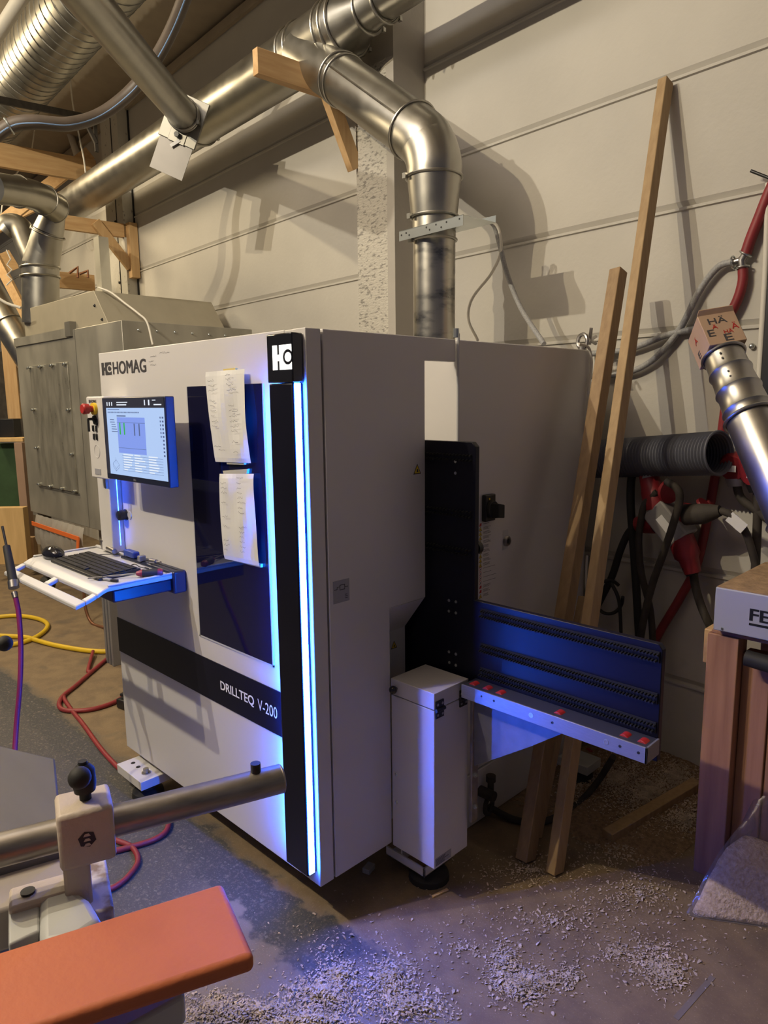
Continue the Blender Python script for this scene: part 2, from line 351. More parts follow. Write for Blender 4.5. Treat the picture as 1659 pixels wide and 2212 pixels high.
def text(name, string, o, ux, uz, w, h, m, parent, bold=0.0, ext=0.0006, label=None, shear=0.0):
    """lettering fitted into a w x h box whose lower left corner is o"""
    c = bpy.data.curves.new('t', 'FONT'); c.body = string; c.extrude = 0.0; c.resolution_u = 3; c.shear = shear
    t = bpy.data.objects.new('t', c); COL.objects.link(t); bpy.context.view_layer.update()
    me = bpy.data.meshes.new_from_object(t.evaluated_get(bpy.context.evaluated_depsgraph_get()))
    bpy.data.objects.remove(t); bpy.data.curves.remove(c)
    xs = [v.co.x for v in me.vertices]; ys = [v.co.y for v in me.vertices]
    x0, x1, y0, y1 = min(xs), max(xs), min(ys), max(ys)
    o = Vector(o); ux = Vector(ux).normalized(); uz = Vector(uz).normalized(); nn = ux.cross(uz)
    mb = MB()
    x0 -= bold; x1 += bold; y0 -= bold*0.5; y1 += bold*0.5
    sh = [(0, 0)] if bold == 0 else [(-bold, -bold*0.5), (bold, -bold*0.5), (-bold, bold*0.5), (bold, bold*0.5), (0, 0)]
    for i, (dx, dy) in enumerate(sh):
        mb.add([o+ux*((v.co.x+dx-x0)/(x1-x0)*w)+uz*((v.co.y+dy-y0)/max(1e-6, y1-y0)*h)+nn*(ext+0.00003*i) for v in me.vertices], [tuple(p.vertices) for p in me.polygons])
    bpy.data.meshes.remove(me)
    return mb.build(name, m, parent, label=label, fix=False)

# ================================================================ SETTING
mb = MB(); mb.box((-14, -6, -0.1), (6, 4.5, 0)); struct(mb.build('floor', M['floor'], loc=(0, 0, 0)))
# hall wall of stacked concrete panels with moulded joints
mb = MB(); x0, x1 = -13.0, 4.0
joints = [0.42, 0.953, 1.475, 2.0, 2.515, 3.045, 3.575, 4.10]
prof = [(WD, -0.05)]
for z in joints: prof += [(WD, z-0.016), (WD-0.010, z-0.012), (WD-0.010, z-0.001), (WD+0.014, z+0.001), (WD+0.014, z+0.004), (WD, z+0.026)]
prof += [(WD, 4.66)]
poly = [W3(x0, n, z) for n, z in prof] + [W3(x0, WD+0.2, 4.66), W3(x0, WD+0.2, -0.05)]
mb.prism(poly, WX*(x1-x0)); struct(mb.build('wall_back', M['wall'], angle=20))
mb = MB(); mb.hexa([W3(x0, -5, 6.2), W3(x1, -5, 6.2), W3(x1, WD+0.2, 4.64), W3(x0, WD+0.2, 4.64), W3(x0, -5, 6.3), W3(x1, -5, 6.3), W3(x1, WD+0.2, 4.74), W3(x0, WD+0.2, 4.74)])
struct(mb.build('ceiling', M['ceiling']))
mb = MB(); mb.wbox(-13.2, -13.0, -5, 2.0, 0, 6.2); struct(mb.build('wall_left', M['wall']))
# roof edge timber along the wall head
mb = MB(); mb.wbox(x0, x1, WD-0.03, WD-0.001, 4.57, 4.64); struct(mb.build('trim_1', M['ceiling']))
# column beside the machine
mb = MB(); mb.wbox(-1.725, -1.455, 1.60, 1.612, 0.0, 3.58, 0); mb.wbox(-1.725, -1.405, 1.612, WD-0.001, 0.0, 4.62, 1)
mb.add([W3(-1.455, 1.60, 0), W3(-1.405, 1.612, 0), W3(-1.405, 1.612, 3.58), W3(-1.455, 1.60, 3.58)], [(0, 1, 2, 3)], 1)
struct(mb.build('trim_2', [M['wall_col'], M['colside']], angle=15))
# column in the far corner of the bay
mb = MB(); mb.wbox(-6.05, -5.60, 1.735, WD-0.001, 0, 4.62); mb.wbox(-5.77, -5.762, 1.728, 1.74, 0, 4.62, 1); mb.wbox(-5.599, -5.585, WD-0.015, WD-0.001, 0, 4.62, 1)
for z in (2.2, 2.62, 2.95, 3.25, 3.55, 3.95): mb.ball(W3(-5.80, 1.734, z), 0.014, mi=1)
struct(mb.build('trim_3', [mat('far_column_paint', (0.55, 0.53, 0.47), 0.8, col2=(0.32, 0.30, 0.27), scale=24, thr=(0.30, 0.36), bump=0.2, bscale=40), M['black']], angle=15))

# ================================================================ DRILLING MACHINE
mc = thing('drilling_machine', 'tall white vertical drilling machine with blue light strip, smoked window and black table arm', 'machine', (-0.7, 0.8, 0.0))
YC = 0.535                                           # plane of the black upright table
mb = MB()
mb.box((-1.395, 0.0, 0.15), (-0.10, 0.24, 1.93)); mb.box((-1.394, 0.239, 0.151), (-0.10, 0.516, 1.05)); mb.box((-0.10, 0.001, 0.15), (-0.004, 0.058, 1.929)); mb.box((-0.10, 0.058, 0.15), (-0.03, 0.33, 1.925))
mb.prism([(0, 0.336, 1.02), (-0.10, 0.336, 1.02), (-0.10, 0.336, 0.89)], (0, 0.178, 0))
h = mb.build('housing', M['white'], mc, bevel=0.003)
mb = MB(); mb.box((-0.06, 0.0, 0.15), (0.0, 0.058, 1.93)); mb.build('corner_post', M['white'], mc, bevel=0.003)
mb = MB(); mb.prism([(-0.03, 0.066, 0.15), (-0.03, 0.334, 0.15), (-0.03, 0.334, 1.02), (-0.03, 0.517, 1.02), (-0.03, 0.517, 1.852), (-0.03, 0.682, 1.852), (-0.03, 0.682, 1.93), (-0.03, 0.066, 1.93)], (0.03, 0, 0))
sidep = mb.build('side_panel', M['white'], mc, bevel=0.003)
mb = MB(); mb.box((-1.395, 0.698, 0.235), (0, 1.64, 1.93)); cabn = mb.build('control_cabinet', M['white'], mc, bevel=0.004)
mb = MB(); mb.box((-1.39, 0.70, 0.004), (0.004, 1.62, 0.230)); mb.build('cabinet_plinth', M['white'], mc, bevel=0.003)
mb = MB(); mb.cyl((0.004, 0.69, 0.23), (0.004, 0.69, 1.95), 0.006); mb.build('hinge_rod', M['white2'], mc)
mb = MB(); mb.cyl(PZ(985, 729, 1.93), PZ(985, 729, 1.93)+V(0, 0, 0.03), 0.011, seg=8); mb.build('top_bolt', M['zinc'], mc)
# front window
wq = [PY(*q, 0) for q in ((405, 833), (569, 826), (590, 1433), (436, 1376))]
xa, xb, za, zb = -0.672, -0.217, 0.855, 1.776
mb = MB(); mb.box((xa, -0.004, za), (xb, 0.0, zb)); fw = mb.build('window', M['glass'], mc, bevel=0.001)
mb = MB()
for a, b in (((xa-0.007, -0.003, za-0.007), (xa, 0, zb)), ((xb, -0.003, za-0.007), (xb+0.007, 0, zb)), ((xa-0.007, -0.003, za-0.007), (xb+0.007, 0, za))): mb.box(a, b)
mb.build('window_seal', M['white2'], fw)
# black stripe with lettering
mb = MB(); mb.box((-1.394, -0.003, 0.612), (-0.131, 0, 0.770)); st = mb.build('front_stripe', M['blackpanel'], mc)
p = PY(477, 1497, -0.004); q = PY(549, 1520, -0.004)
text('lettering', 'DRILLTEQ', (p.x, -0.0035, 0.668), (1, 0, 0), (0, 0, 1), q.x-p.x, 0.041, M['lettering_white'], st, bold=0.022, label='bold white lettering on the stripe')
p = PY(557, 1530, -0.004); q = PY(599, 1545, -0.004)
text('lettering', 'V-200', (p.x, -0.0035, 0.669), (1, 0, 0), (0, 0, 1), q.x-p.x, 0.041, M['lettering_white'], st, label='thin white lettering on the stripe')
# logo shape: bar, cross bar, block with a round bite and a dot
def logo_mesh(o, ux, uz, w, h, d):
    o, ux, uz = Vector(o), Vector(ux).normalized(), Vector(uz).normalized(); n = ux.cross(uz)
    P = lambda u, v: o+ux*u*w+uz*v*h+n*d
    mb = MB()
    mb.face([P(0, 0), P(0.25, 0), P(0.25, 0.36), P(0.36, 0.36), P(0.36, 0.62), P(0.25, 0.62), P(0.25, 1), P(0, 1)])
    arc = []
    cx, cy, rx, ry = 0.80, 0.50, 0.26, 0.31
    th0 = math.acos((1.0-cx)/rx)
    for k in range(25):
        th = th0+(2*math.pi-2*th0)*k/24; arc.append(P(cx+rx*math.cos(th), cy+ry*math.sin(th)))
    mb.face([P(0.36, 0), P(1, 0)]+arc[::-1]+[P(1, 1), P(0.36, 1)])
    mb.face([P(cx+0.01+0.165*math.cos(2*math.pi*k/28), cy+0.19*math.sin(2*math.pi*k/28)) for k in range(28)])
    return mb
logo_mesh((-1.362, 0, 1.903), (1, 0, 0), (0, 0, 1), 0.082, 0.056, 0.001).build('logo', M['logo_grey'], h, fix=False)
# --- (position refined from the photograph's panel)
lg = [o for o in bpy.data.objects if o.name == 'logo'][0]
bpy.data.objects.remove(lg)
a = PY(221, 811, 0); b = PY(242, 809, 0); c = PY(221, 784, 0)
logo_mesh((a.x, 0, a.z), (1, 0, 0), (0, 0, 1), b.x-a.x, c.z-a.z, 0.001).build('logo', M['logo_grey'], h, fix=False)
a2 = PY(245, 810, 0); b2 = PY(317, 806, 0)
text('lettering', 'HOMAG', (a2.x, 0, a.z), (1, 0, 0), (0, 0, 1), b2.x-a2.x, c.z-a.z, M['logo_grey'], h, bold=0.028, ext=0.001, label='bold grey maker lettering')
# pencil notes on the panel
def scribble(mb, o, ux, uz, w, h, n=6, t=0.0006, d=0.0008):
    o, ux, uz = Vector(o), Vector(ux), Vector(uz); nn = ux.cross(uz)
    pts = []
    for i in range(n*3): pts.append((w*i/(n*3), random.uniform(0.1, 0.9)*h*(1 if i % 2 else 0.5)))
    for (a, b), (c, d2) in zip(pts[:-1], pts[1:]):
        A = o+ux*a+uz*b+nn*d; B = o+ux*c+uz*d2+nn*d; s = uz*t
        mb.add([A-s, B-s, B+s, A+s], [(0, 1, 2, 3)])
for px, py, w in ((325, 772, 0.05), (345, 765, 0.08), (322, 783, 0.04), (325, 791, 0.05)):
    mb = MB(); scribble(mb, PY(px, py, 0), (1, 0, 0), (0, 0, 1), w, 0.010, 5); mb.build('pencil_note', M['ink'], h, fix=False)
# black corner cover with light strips
mb = MB(); mb.box((-0.130, -0.040, 0.200), (-0.016, -0.001, 1.772)); cov = mb.build('corner_cover', M['blackpanel'], mc, bevel=0.004)
mb = MB(); mb.box((-0.131, -0.043, 1.774), (-0.010, -0.001, 1.915)); 
cap = mb.build('logo_cover', M['blackgloss'], mc, bevel=0.004)
a = PY(590, 800, -0.044); b = PY(631, 797, -0.044); c = PY(589, 747, -0.044)
logo_mesh((a.x, -0.0435, a.z), (1, 0, 0), (0, 0, 1), b.x-a.x, c.z-a.z, 0.001).build('lit_logo', M['logo_led'], cap, label='glowing white maker logo', fix=False)
mb = MB(); mb.box((-0.0158, -0.033, 0.205), (-0.0135, -0.012, 1.772)); mb.build('light_strip', M['led'], mc, label='bright blue light strip on the machine corner')
mb = MB(); mb.box((-0.1335, -0.026, 0.205), (-0.1305, -0.010, 1.772)); mb.build('light_strip', M['ledbeam'], mc, label='blue light strip behind the black corner cover')
# door button / knob left of the window
p = PY(272, 1112, 0); mb = MB(); mb.lathe(p, (0, -1, 0), [(0, 0.024), (0.004, 0.024), (0.004, 0.020), (0.010, 0.019), (0.014, 0.021), (0.032, 0.021), (0.036, 0.015)])
mb.build('lock_knob', M['black'], mc)
mb = MB(); p = PY(281, 1113, 0); mb.lathe(p, (0, -1, 0), [(0, 0.017), (0.004, 0.016)]); mb.build('plug_cap', M['white2'], mc)

# operator panel column and monitor
mb = MB(); mb.box((-1.318, -0.10, 1.415), (-1.150, 0.0, 1.748)); op = mb.build('operator_panel', M['white'], mc, bevel=0.006)
mb = MB(); mb.box((-1.375, -0.055, 1.09), (-1.262, 0.0, 1.418)); mb.build('panel_column', M['white'], mc, bevel=0.005)
mb = MB(); mb.box((-1.262, -0.0215, 1.12), (-1.2610, -0.0195, 1.412)); mb.build('light_strip', M['ledline'], mc, label='thin blue light line under the monitor')
p = PY(203, 883, -0.10); mb = MB(); mb.lathe(p+V(0.012, 0, 0), (0, -1, 0), [(0, 0.024), (0.012, 0.024), (0.012, 0.012)]); mb.build('emergency_ring', M['yellow'], op)
mb = MB(); mb.lathe(p+V(0.012, -0.010, 0), (0, -1, 0), [(0, 0.012), (0.014, 0.013), (0.018, 0.020), (0.038, 0.022), (0.044, 0.018)]); mb.build('emergency_stop', M['red'], op, label='red mushroom emergency stop button')
p = PY(206, 905, -0.10); mb = MB(); mb.lathe(p, (0, -1, 0), [(0, 0.014), (0.008, 0.014), (0.008, 0.006), (0.03, 0.005)]); mb.box(p+V(-0.006, -0.032, -0.05), p+V(0.004, -0.026, 0.0)); mb.build('key_switch', M['black'], op)
for px, py in ((204, 909), (210, 912), (202, 925), (209, 926), (204, 943), (210, 944)):
    p = PY(px, py, -0.10); mb = MB(); mb.box(p+V(-0.0075, -0.004, -0.012), p+V(0.0075, 0.0, 0.012)); mb.build('push_button', M['black'], op, bevel=0.001)
p = PY(194, 866, -0.1005); text('lettering', 'HOMAG', (p.x+0.006, -0.1004, p.z-0.008), (1, 0, 0), (0, 0, 1), 0.056, 0.012, M['logo_grey'], op, bold=0.04)
logo_mesh((p.x-0.010, -0.1004, p.z-0.008), (1, 0, 0), (0, 0, 1), 0.013, 0.012, 0.0005).build('logo', M['logo_grey'], op, fix=False)
p = PY(206, 1019, -0.10); mb = MB(); mb.box(p+V(0, -0.0015, -0.010), p+V(0.055, 0, 0.014)); pl_ = mb.build('rating_plate', M['stickergrey'], op)
p = PY(210, 975, -0.1002); mb = MB(); mb.torus(p, (0, 1, 0), 0.026, 0.0012); mb.build('cover_ring', M['white2'], op)
p = PY(229, 1044, -0.09); mb = MB(); mb.box(p+V(-0.006, -0.004, -0.022), p+V(0.006, 0.006, 0.025)); mb.build('cable_clip', M['steel'], op)

YM = -0.125
ml = PY(219, 857, YM); mr_ = PY(369, 858, YM); mbm = PY(230, 1033, YM)
mx0, mx1, mz1, mz0 = ml.x, PY(356, 858, YM).x, (ml.z+mr_.z)/2, PY(300, 1044, YM).z
mb = MB(); mb.box((mx0, YM, mz0), (mx1, YM+0.035, mz1)); mo = mb.build('monitor', M['blade'], mc, bevel=0.004)
mb = MB(); mb.box(((mx0+mx1)/2-0.06, YM+0.03, (mz0+mz1)/2-0.05), ((mx0+mx1)/2+0.06, 0, (mz0+mz1)/2+0.05)); mb.build('monitor_mount', M['black'], mc, bevel=0.003)
Wm, Hm = mx1-mx0, mz1-mz0
def S(u, v): return V(mx0+Wm*u, YM-0.001, mz0+Hm*v)
def srect(mb, u0, v0, u1, v1, d=0.0, mi=0):
    q = V(0, -d, 0); mb.face([S(u0, v0)+q, S(u1, v0)+q, S(u1, v1)+q, S(u0, v1)+q], mi)
mb = MB()
srect(mb, 0.02, 0.07, 0.985, 0.985, 0, 0)                       # dark app frame
srect(mb, 0.075, 0.07, 0.985, 0.875, 0.0003, 1)                 # pale window
srect(mb, 0.25, 0.34, 0.695, 0.765, 0.0006, 2)                  # blue drawing area
srect(mb, 0.25, 0.70, 0.695, 0.704, 0.0009, 3); srect(mb, 0.25, 0.40, 0.695, 0.404, 0.0009, 3)
for u in (0.285, 0.355): srect(mb, u, 0.56, u+0.020, 0.70, 0.0009, 4)
for u in (0.52, 0.595): srect(mb, u, 0.555, u+0.018, 0.695, 0.0009, 3)
for k in range(7):
    v = 0.31-0.030*k
    srect(mb, 0.30, v, 0.93, v+0.003, 0.0006, 3)
    for u in (0.32, 0.50, 0.72):
        srect(mb, u, v+0.007, u+random.uniform(0.06, 0.17), v+0.020, 0.0006, 5)
for k in range(26):
    u = 0.10+0.02*k; srect(mb, u, 0.815, u+0.012, 0.830, 0.0006, 3)
srect(mb, 0.10, 0.85, 0.30, 0.858, 0.0006, 3); srect(mb, 0.25, 0.775, 0.40, 0.787, 0.0006, 3)
for k in range(6): srect(mb, 0.13+0.02*(k > 1), 0.73-0.028*k, 0.20+0.01*k, 0.738-0.028*k, 0.0006, 3)
for k in range(11): srect(mb, 0.945, 0.76-0.042*k, 0.968, 0.78-0.042*k, 0.0006, 3); srect(mb, 0.915, 0.76-0.042*min(k, 5), 0.93, 0.78-0.042*min(k, 5), 0.0006, 3)
for k in range(3): srect(mb, 0.09+0.04*k, 0.90, 0.105+0.04*k, 0.945, 0.0004, 6)
srect(mb, 0.26, 0.935, 0.44, 0.945, 0.0004, 6); srect(mb, 0.26, 0.905, 0.42, 0.918, 0.0004, 6); srect(mb, 0.70, 0.905, 0.715, 0.965, 0.0004, 6); srect(mb, 0.76, 0.905, 0.78, 0.965, 0.0004, 6); srect(mb, 0.84, 0.905, 0.95, 0.918, 0.0004, 6); srect(mb, 0.82, 0.955, 0.87, 0.965, 0.0004, 6)
def sline(mb, a, b, t=0.004, mi=3):
    A, B = S(*a), S(*b); d = (B-A).normalized(); s_ = V(-d.z, 0, d.x)*t*Hm/2; q = V(0, -0.0006, 0)
    mb.face([A-s_+q, B-s_+q, B+s_+q, A+s_+q], mi)
for a, b in (((0.13, 0.20), (0.19, 0.25)), ((0.19, 0.25), (0.24, 0.19)), ((0.24, 0.19), (0.18, 0.14)), ((0.18, 0.14), (0.13, 0.20)), ((0.13, 0.20), (0.13, 0.17)), ((0.13, 0.17), (0.18, 0.11)), ((0.18, 0.11), (0.18, 0.14)), ((0.18, 0.11), (0.24, 0.16)), ((0.24, 0.16), (0.24, 0.19)), ((0.185, 0.20), (0.185, 0.28))): sline(mb, a, b)
mb.build('screen', [M['scr_dark'], M['scr'], M['scr_mid'], M['scr_line'], M['scr_green'], M['scr_white'], M['scr_white']], mo, fix=False, label='lit screen of the drilling program')
text('lettering', 'DELL', S(0.46, 0.022), (1, 0, 0), (0, 0, 1), 0.022, 0.007, M['stickergrey'], mo, bold=0.02)

# tray with drooping grip
TZ = 1.08
def tp(x, y, z): return V(x, y, z)
tx0, tx1 = -1.500, -0.765
mb = MB()
prof = [(-0.02, 0.0), (-0.30, 0.0), (-0.32, -0.007), (-0.342, -0.018)]
def trow(y, dz, x0=tx0, x1=tx1): return (x0, x1, y, TZ+dz)
def tray_strip(xa_, xb_, pr, th=0.016):
    vs = []; n = len(pr)
    for y, dz in pr: vs += [V(xa_, y, TZ+dz), V(xb_, y, TZ+dz), V(xb_, y, TZ+dz-th), V(xa_, y, TZ+dz-th)]
    fs = [(0, 1, 2, 3), tuple(4*(n-1)+k for k in (3, 2, 1, 0))]
    for i in range(n-1):
        for k in range(4): fs.append((4*i+k, 4*i+(k+1) % 4, 4*i+4+(k+1) % 4, 4*i+4+k))
    mb.add(vs, fs)
tray_strip(tx0, tx1, prof)
p2 = [(-0.342, -0.018), (-0.365, -0.027), (-0.383, -0.033)]
for xa_, xb_ in ((tx0, tx0+0.035), ((tx0+tx1)/2-0.02, (tx0+tx1)/2+0.02), (tx1-0.035, tx1)): tray_strip(xa_, xb_, p2)
tray_strip(tx0, tx1, [(-0.383, -0.033), (-0.418, -0.043)])
for a, b in (((tx0, -0.30, TZ), (tx0+0.012, -0.02, TZ+0.008)), ((tx1-0.012, -0.30, TZ), (tx1, -0.02, TZ+0.008)), ((tx0, -0.032, TZ), (tx1, -0.02, TZ+0.012))): mb.box(a, b)
tray = mb.build('keyboard_tray', M['white2'], mc, bevel=0.005)
mb = MB(); mb.box((-1.40, -0.28, TZ-0.065), (tx1-0.012, -0.03, TZ-0.018)); mb.build('tray_support', M['blade'], mc, bevel=0.006)
mb = MB(); mb.box((-1.20, -0.055, TZ-0.075), (-0.755, 0.0, TZ+0.012)); mb.build('tray_bracket', M['blade'], mc, bevel=0.008)

# feet
def foot(cx, cy, rot=0):
    mb = MB(); mb.box((cx-0.115, cy-0.075, 0.075), (cx+0.115, cy+0.060, 0.115)); f = mb.build('foot_plate', M['white'], mc, bevel=0.002)
    mb = MB(); mb.lathe((cx+0.055, cy-0.02, 0.115), (0, 0, 1), [(0, 0.020), (0.004, 0.020), (0.004, 0.013), (0.022, 0.012)], 10); mb.build('levelling_bolt', M['steel'], f)
    mb = MB()
    for dx in (-0.07, -0.02): mb.cyl((cx+dx, cy-0.02, 0.1145), (cx+dx, cy-0.02, 0.1158), 0.010)
    mb.build('bolt_hole', M['black'], f)
    mb = MB(); mb.lathe((cx+0.03, cy-0.005, 0.0), (0, 0, 1), [(0, 0.070), (0.022, 0.066), (0.03, 0.03), (0.075, 0.02)]); mb.build('foot_pad', M['rubber'], f)
foot(-1.215, -0.005)
# small foot under the switch box
q0 = PZ(895, 1900, 0.05); mb = MB()
mb.box((q0.x-0.17, q0.y+0.03, 0.05), (q0.x+0.02, q0.y+0.20, 0.055)); mb.box((q0.x-0.17, q0.y+0.03, 0.05), (q0.x+0.02, q0.y+0.037, 0.085)); mb.box((q0.x+0.013, q0.y+0.03, 0.05), (q0.x+0.02, q0.y+0.20, 0.085)); mb.box((q0.x-0.10, q0.y+0.037, 0.055), (q0.x-0.093, q0.y+0.20, 0.15))
f2 = mb.build('foot_plate', M['white'], mc, bevel=0.001)
mb = MB(); mb.box((q0.x-0.09, q0.y+0.04, 0.0555), (q0.x+0.012, q0.y+0.195, 0.062)); mb.build('dust_layer', M['dust'], f2)
mb = MB(); mb.lathe((q0.x-0.02, q0.y+0.10, 0), (0, 0, 1), [(0, 0.075), (0.02, 0.072), (0.05, 0.03)]); mb.build('foot_pad', M['rubber'], f2)
pf = PZ(1240, 1640, 0.10); mb = MB(); mb.box(pf+V(-0.05, -0.06, -0.02), pf+V(0.10, 0.06, 0.02)); f3 = mb.build('foot_plate', M['lgrey'], mc, bevel=0.002)
mb = MB(); mb.lathe((pf.x+0.03, pf.y, 0), (0, 0, 1), [(0, 0.07), (0.03, 0.066), (0.08, 0.03)]); mb.build('foot_pad', M['rubber'], f3)

# black upright table and arm
mb = MB()
mb.prism([(-1.36, YC, 0.70), (0.857, YC, 0.70), (0.857, YC, 1.03), (0.845, YC, 1.045), (0.205, YC, 1.045), (0.205, YC, 1.565), (0.19, YC, 1.58), (-1.36, YC, 1.58)], (0, 0.022, 0))
tb = mb.build('table_panel', M['blackpanel'], mc, bevel=0.002)
for i, (pa, pb) in enumerate((((1060, 1328), (1420, 1420)), ((1040, 1398), (1420, 1510)), ((1030, 1450), (1415, 1568)))):
    a, b = PY(*pa, YC), PY(*pb, YC); zz = (a.z+b.z)/2; mb = MB(); xa_, xb_ = 0.235, 0.850; nb = 62
    mb.box((xa_, YC-0.004, zz-0.016), (xb_, YC, zz+0.016))
    for k in range(nb):
        x = xa_+(xb_-xa_)*(k+0.5)/nb
        for j in (0, 1):
            xx = x+(0.0025 if j else -0.0025); z0 = zz+(0.009 if j else -0.009)
            mb.tube([(xx, YC-0.002, z0), (xx, YC-0.018, z0-0.001)], [0.0042, 0.0030], 6)
    mb.build('brush_strip', M['bristle'], tb)
for zz in (1.52, 1.33, 1.20):
    mb = MB()
    for k in range(16):
        for j in (0, 1): mb.tube([(-0.03+0.0145*k, YC, zz+0.016*j), (-0.03+0.0145*k, YC-0.012, zz+0.016*j-0.002)], [0.004, 0.0028], 6)
    mb.build('brush_strip', M['bristle'], tb)
for px, py in ((984, 997), (984, 1022), (970, 1297), (985, 1300), (970, 1320), (985, 1324), (970, 1408), (985, 1413), (971, 1431), (985, 1437)):
    p = PY(px, py, YC); mb = MB(); mb.lathe(p, (0, -1, 0), [(0, 0.0055), (0.002, 0.005), (0.002, 0.002)], 10); mb.build('screw', M['zinc'], tb)
# roller bar in front of the arm
bz1, bz0, by0, by1, bx1 = PX(1398, 1617, 0.862).z, PX(1397, 1651, 0.862).z, PX(1398, 1617, 0.862).y, YC, 0.862
mb = MB(); mb.box((0.215, by0, bz0), (bx1, by0+0.006, bz1)); mb.box((bx1-0.006, by0, bz0), (bx1, by1-0.001, bz1)); mb.box((0.215, by0+0.006, bz0), (bx1-0.006, by1-0.001, bz0+0.005))
rb = mb.build('roller_bar', M['alu'], mc, bevel=0.001)
mb = MB(); mb.box((0.215, by0+0.006, bz0+0.006), (bx1-0.007, by1-0.001, bz1-0.002)); mb.build('roller_bed', mat('dark_roller_bed', (0.035, 0.035, 0.042), 0.5), rb)
for px, py in ((1022, 1477), (1050, 1487), (1078, 1497), (1204, 1541), (1348, 1589), (1386, 1603)):
    p = PZ(px, py, bz1); c = V(p.x, (by0+by1)/2-0.002, bz1-0.013); mb = MB(); mb.cyl(c+V(0, -0.014, 0), c+V(0, 0.014, 0), 0.017, seg=18); mb.build('roller', M['red'], rb, bevel=0.001)
for px, py, r in ((1147, 1545, 0.008), (1309, 1603, 0.008), (1193, 1561, 0.004), (1339, 1612, 0.004), (1379, 1626, 0.004), (1067, 1514, 0.004), (1040, 1504, 0.003)):
    p = PY(px, py, by0); mb = MB(); mb.lathe(p, (0, -1, 0), [(0, r), (0.0012, r), (0.0012, r*0.55), (0.0004, r*0.5)], 14); mb.build('screw', M['zinc'] if r > 0.005 else M['black'], rb)
# steel guard sheet under the bar
ys = by0+0.055
gp = [PY(*q, ys) for q in ((1024, 1522), (1225, 1588), (1145, 1613), (1024, 1655))]
mb = MB(); mb.prism([(gp[0].x, ys, bz0-0.002), (gp[1].x+0.02, ys, bz0-0.002), (gp[2].x, ys, gp[2].z), (gp[3].x, ys, gp[3].z)], (0, 0.003, 0)); mb.build('guard_sheet', mat('dull_guard_sheet', (0.20, 0.20, 0.22), 0.5, 0.4, var=0.2, scale=20), mc)
# switch box below the slot
ky = PX(849, 1829, 0.004).y
kx0, kx1 = 0.003, PY(938, 1700, ky).x
kz1 = PY(938, 1499, ky).z; kz0 = PY(938.7, 1879, ky).z; ky1 = PX(1010.5, 1650, kx1).y; kzs = PY(936, 1535, ky).z
mb = MB(); mb.box((kx0, ky, kz0), (kx1, ky1, kzs-0.002)); kb = mb.build('side_box', M['white'], mc, bevel=0.002)
mb = MB(); mb.box((kx0, ky-0.001, kzs+0.002), (kx1+0.001, ky1, kz1)); kl = mb.build('box_lid', M['white'], kb, bevel=0.002)
p = PY(857, 1487, ky); mb = MB(); mb.cyl(p, p+V(0, -0.012, 0), 0.005); mb.ball(p+V(0, -0.018, 0), 0.0145); mb.build('knob', M['blackgloss'], kb)
for px, py in ((949, 1535), (1000, 1513)):
    p = PX(px, py, kx1+0.001); hz = 0.022; mb = MB()
    mb.box((kx1, p.y-0.020, kzs+0.001), (kx1+0.005, p.y+0.020, kzs+0.030)); mb.box((kx1, p.y-0.020, kzs-0.030), (kx1+0.005, p.y+0.020, kzs-0.001)); mb.cyl((kx1+0.006, p.y-0.022, kzs), (kx1+0.006, p.y+0.022, kzs), 0.007, seg=10)
    hg = mb.build('hinge', M['black'], kb, bevel=0.001)
    for dy in (-0.012, 0.012):
        for dz in (-0.018, 0.018):
            mb = MB(); mb.lathe((kx1+0.005, p.y+dy, kzs+dz), (1, 0, 0), [(0, 0.0048), (0.0014, 0.0045)], 10); mb.build('screw', M['steel'], hg)
for px, py in ((856, 1673), (857, 1733)):
    p = PY(px, py, ky); mb = MB(); mb.lathe(p, (0, -1, 0), [(0, 0.0065), (0.003, 0.005), (0.004, 0.002)], 10); mb.build('screw', M['zinc'], kb)
p = PX(955, 1852, kx1); mb = MB(); mb.box((kx1, ky+0.004, kz0+0.006), (kx1+0.0012, ky+0.088, kz0+0.036), 0)
for k in range(5): mb.box((kx1+0.0012, ky+0.008+0.0, kz0+0.010+0.005*k), (kx1+0.0016, ky+random.uniform(0.05, 0.08), kz0+0.012+0.005*k), 1)
mb.build('rating_plate', [M['stickergrey'], M['ink']], kb)
mb = MB(); mb.box((0.212, ky1-0.004, kz0+0.10), (0.222, ky1+0.030, bz0+0.03)); rl = mb.build('mounting_rail', M['steel'], mc, bevel=0.001)
for z in (0.30, 0.42, 0.55):
    mb = MB(); mb.lathe((0.222, ky1+0.012, z), (1, 0, 0), [(0, 0.009), (0.006, 0.009), (0.006, 0.004), (0.012, 0.004)], 8); mb.build('bolt', M['zinc'], rl)

# stickers and switches
def tri(mb, c, ux, uz, s, d, mo_=0, mi_=1):
    c, ux, uz = Vector(c), Vector(ux), Vector(uz); n = ux.cross(uz)
    P = lambda u, v, e: c+ux*u*s+uz*v*s+n*e
    mb.face([P(-0.55, -0.45, d), P(0.55, -0.45, d), P(0, 0.55, d)], mo_); mb.face([P(-0.41, -0.36, d*1.5), P(0.41, -0.36, d*1.5), P(0, 0.40, d*1.5)], mi_)
    mb.face([P(-0.10, -0.26, d*2), P(0.14, -0.26, d*2), P(0.10, 0.02, d*2), P(-0.06, 0.06, d*2)], mo_)
for px, py, xx, s in ((901, 1014, 0, 0.036), (851, 1393, -0.10, 0.030)):
    p = PX(px, py, xx); mb = MB(); tri(mb, p, (0, 1, 0), (0, 0, 1), s, 0.0006); mb.build('warning_triangle', [M['ink'], M['yellow']], sidep if xx == 0 else h, fix=False)
a, b = PX(719, 1257, 0), PX(754, 1297, 0); b.y = PX(754, 1270, 0).y
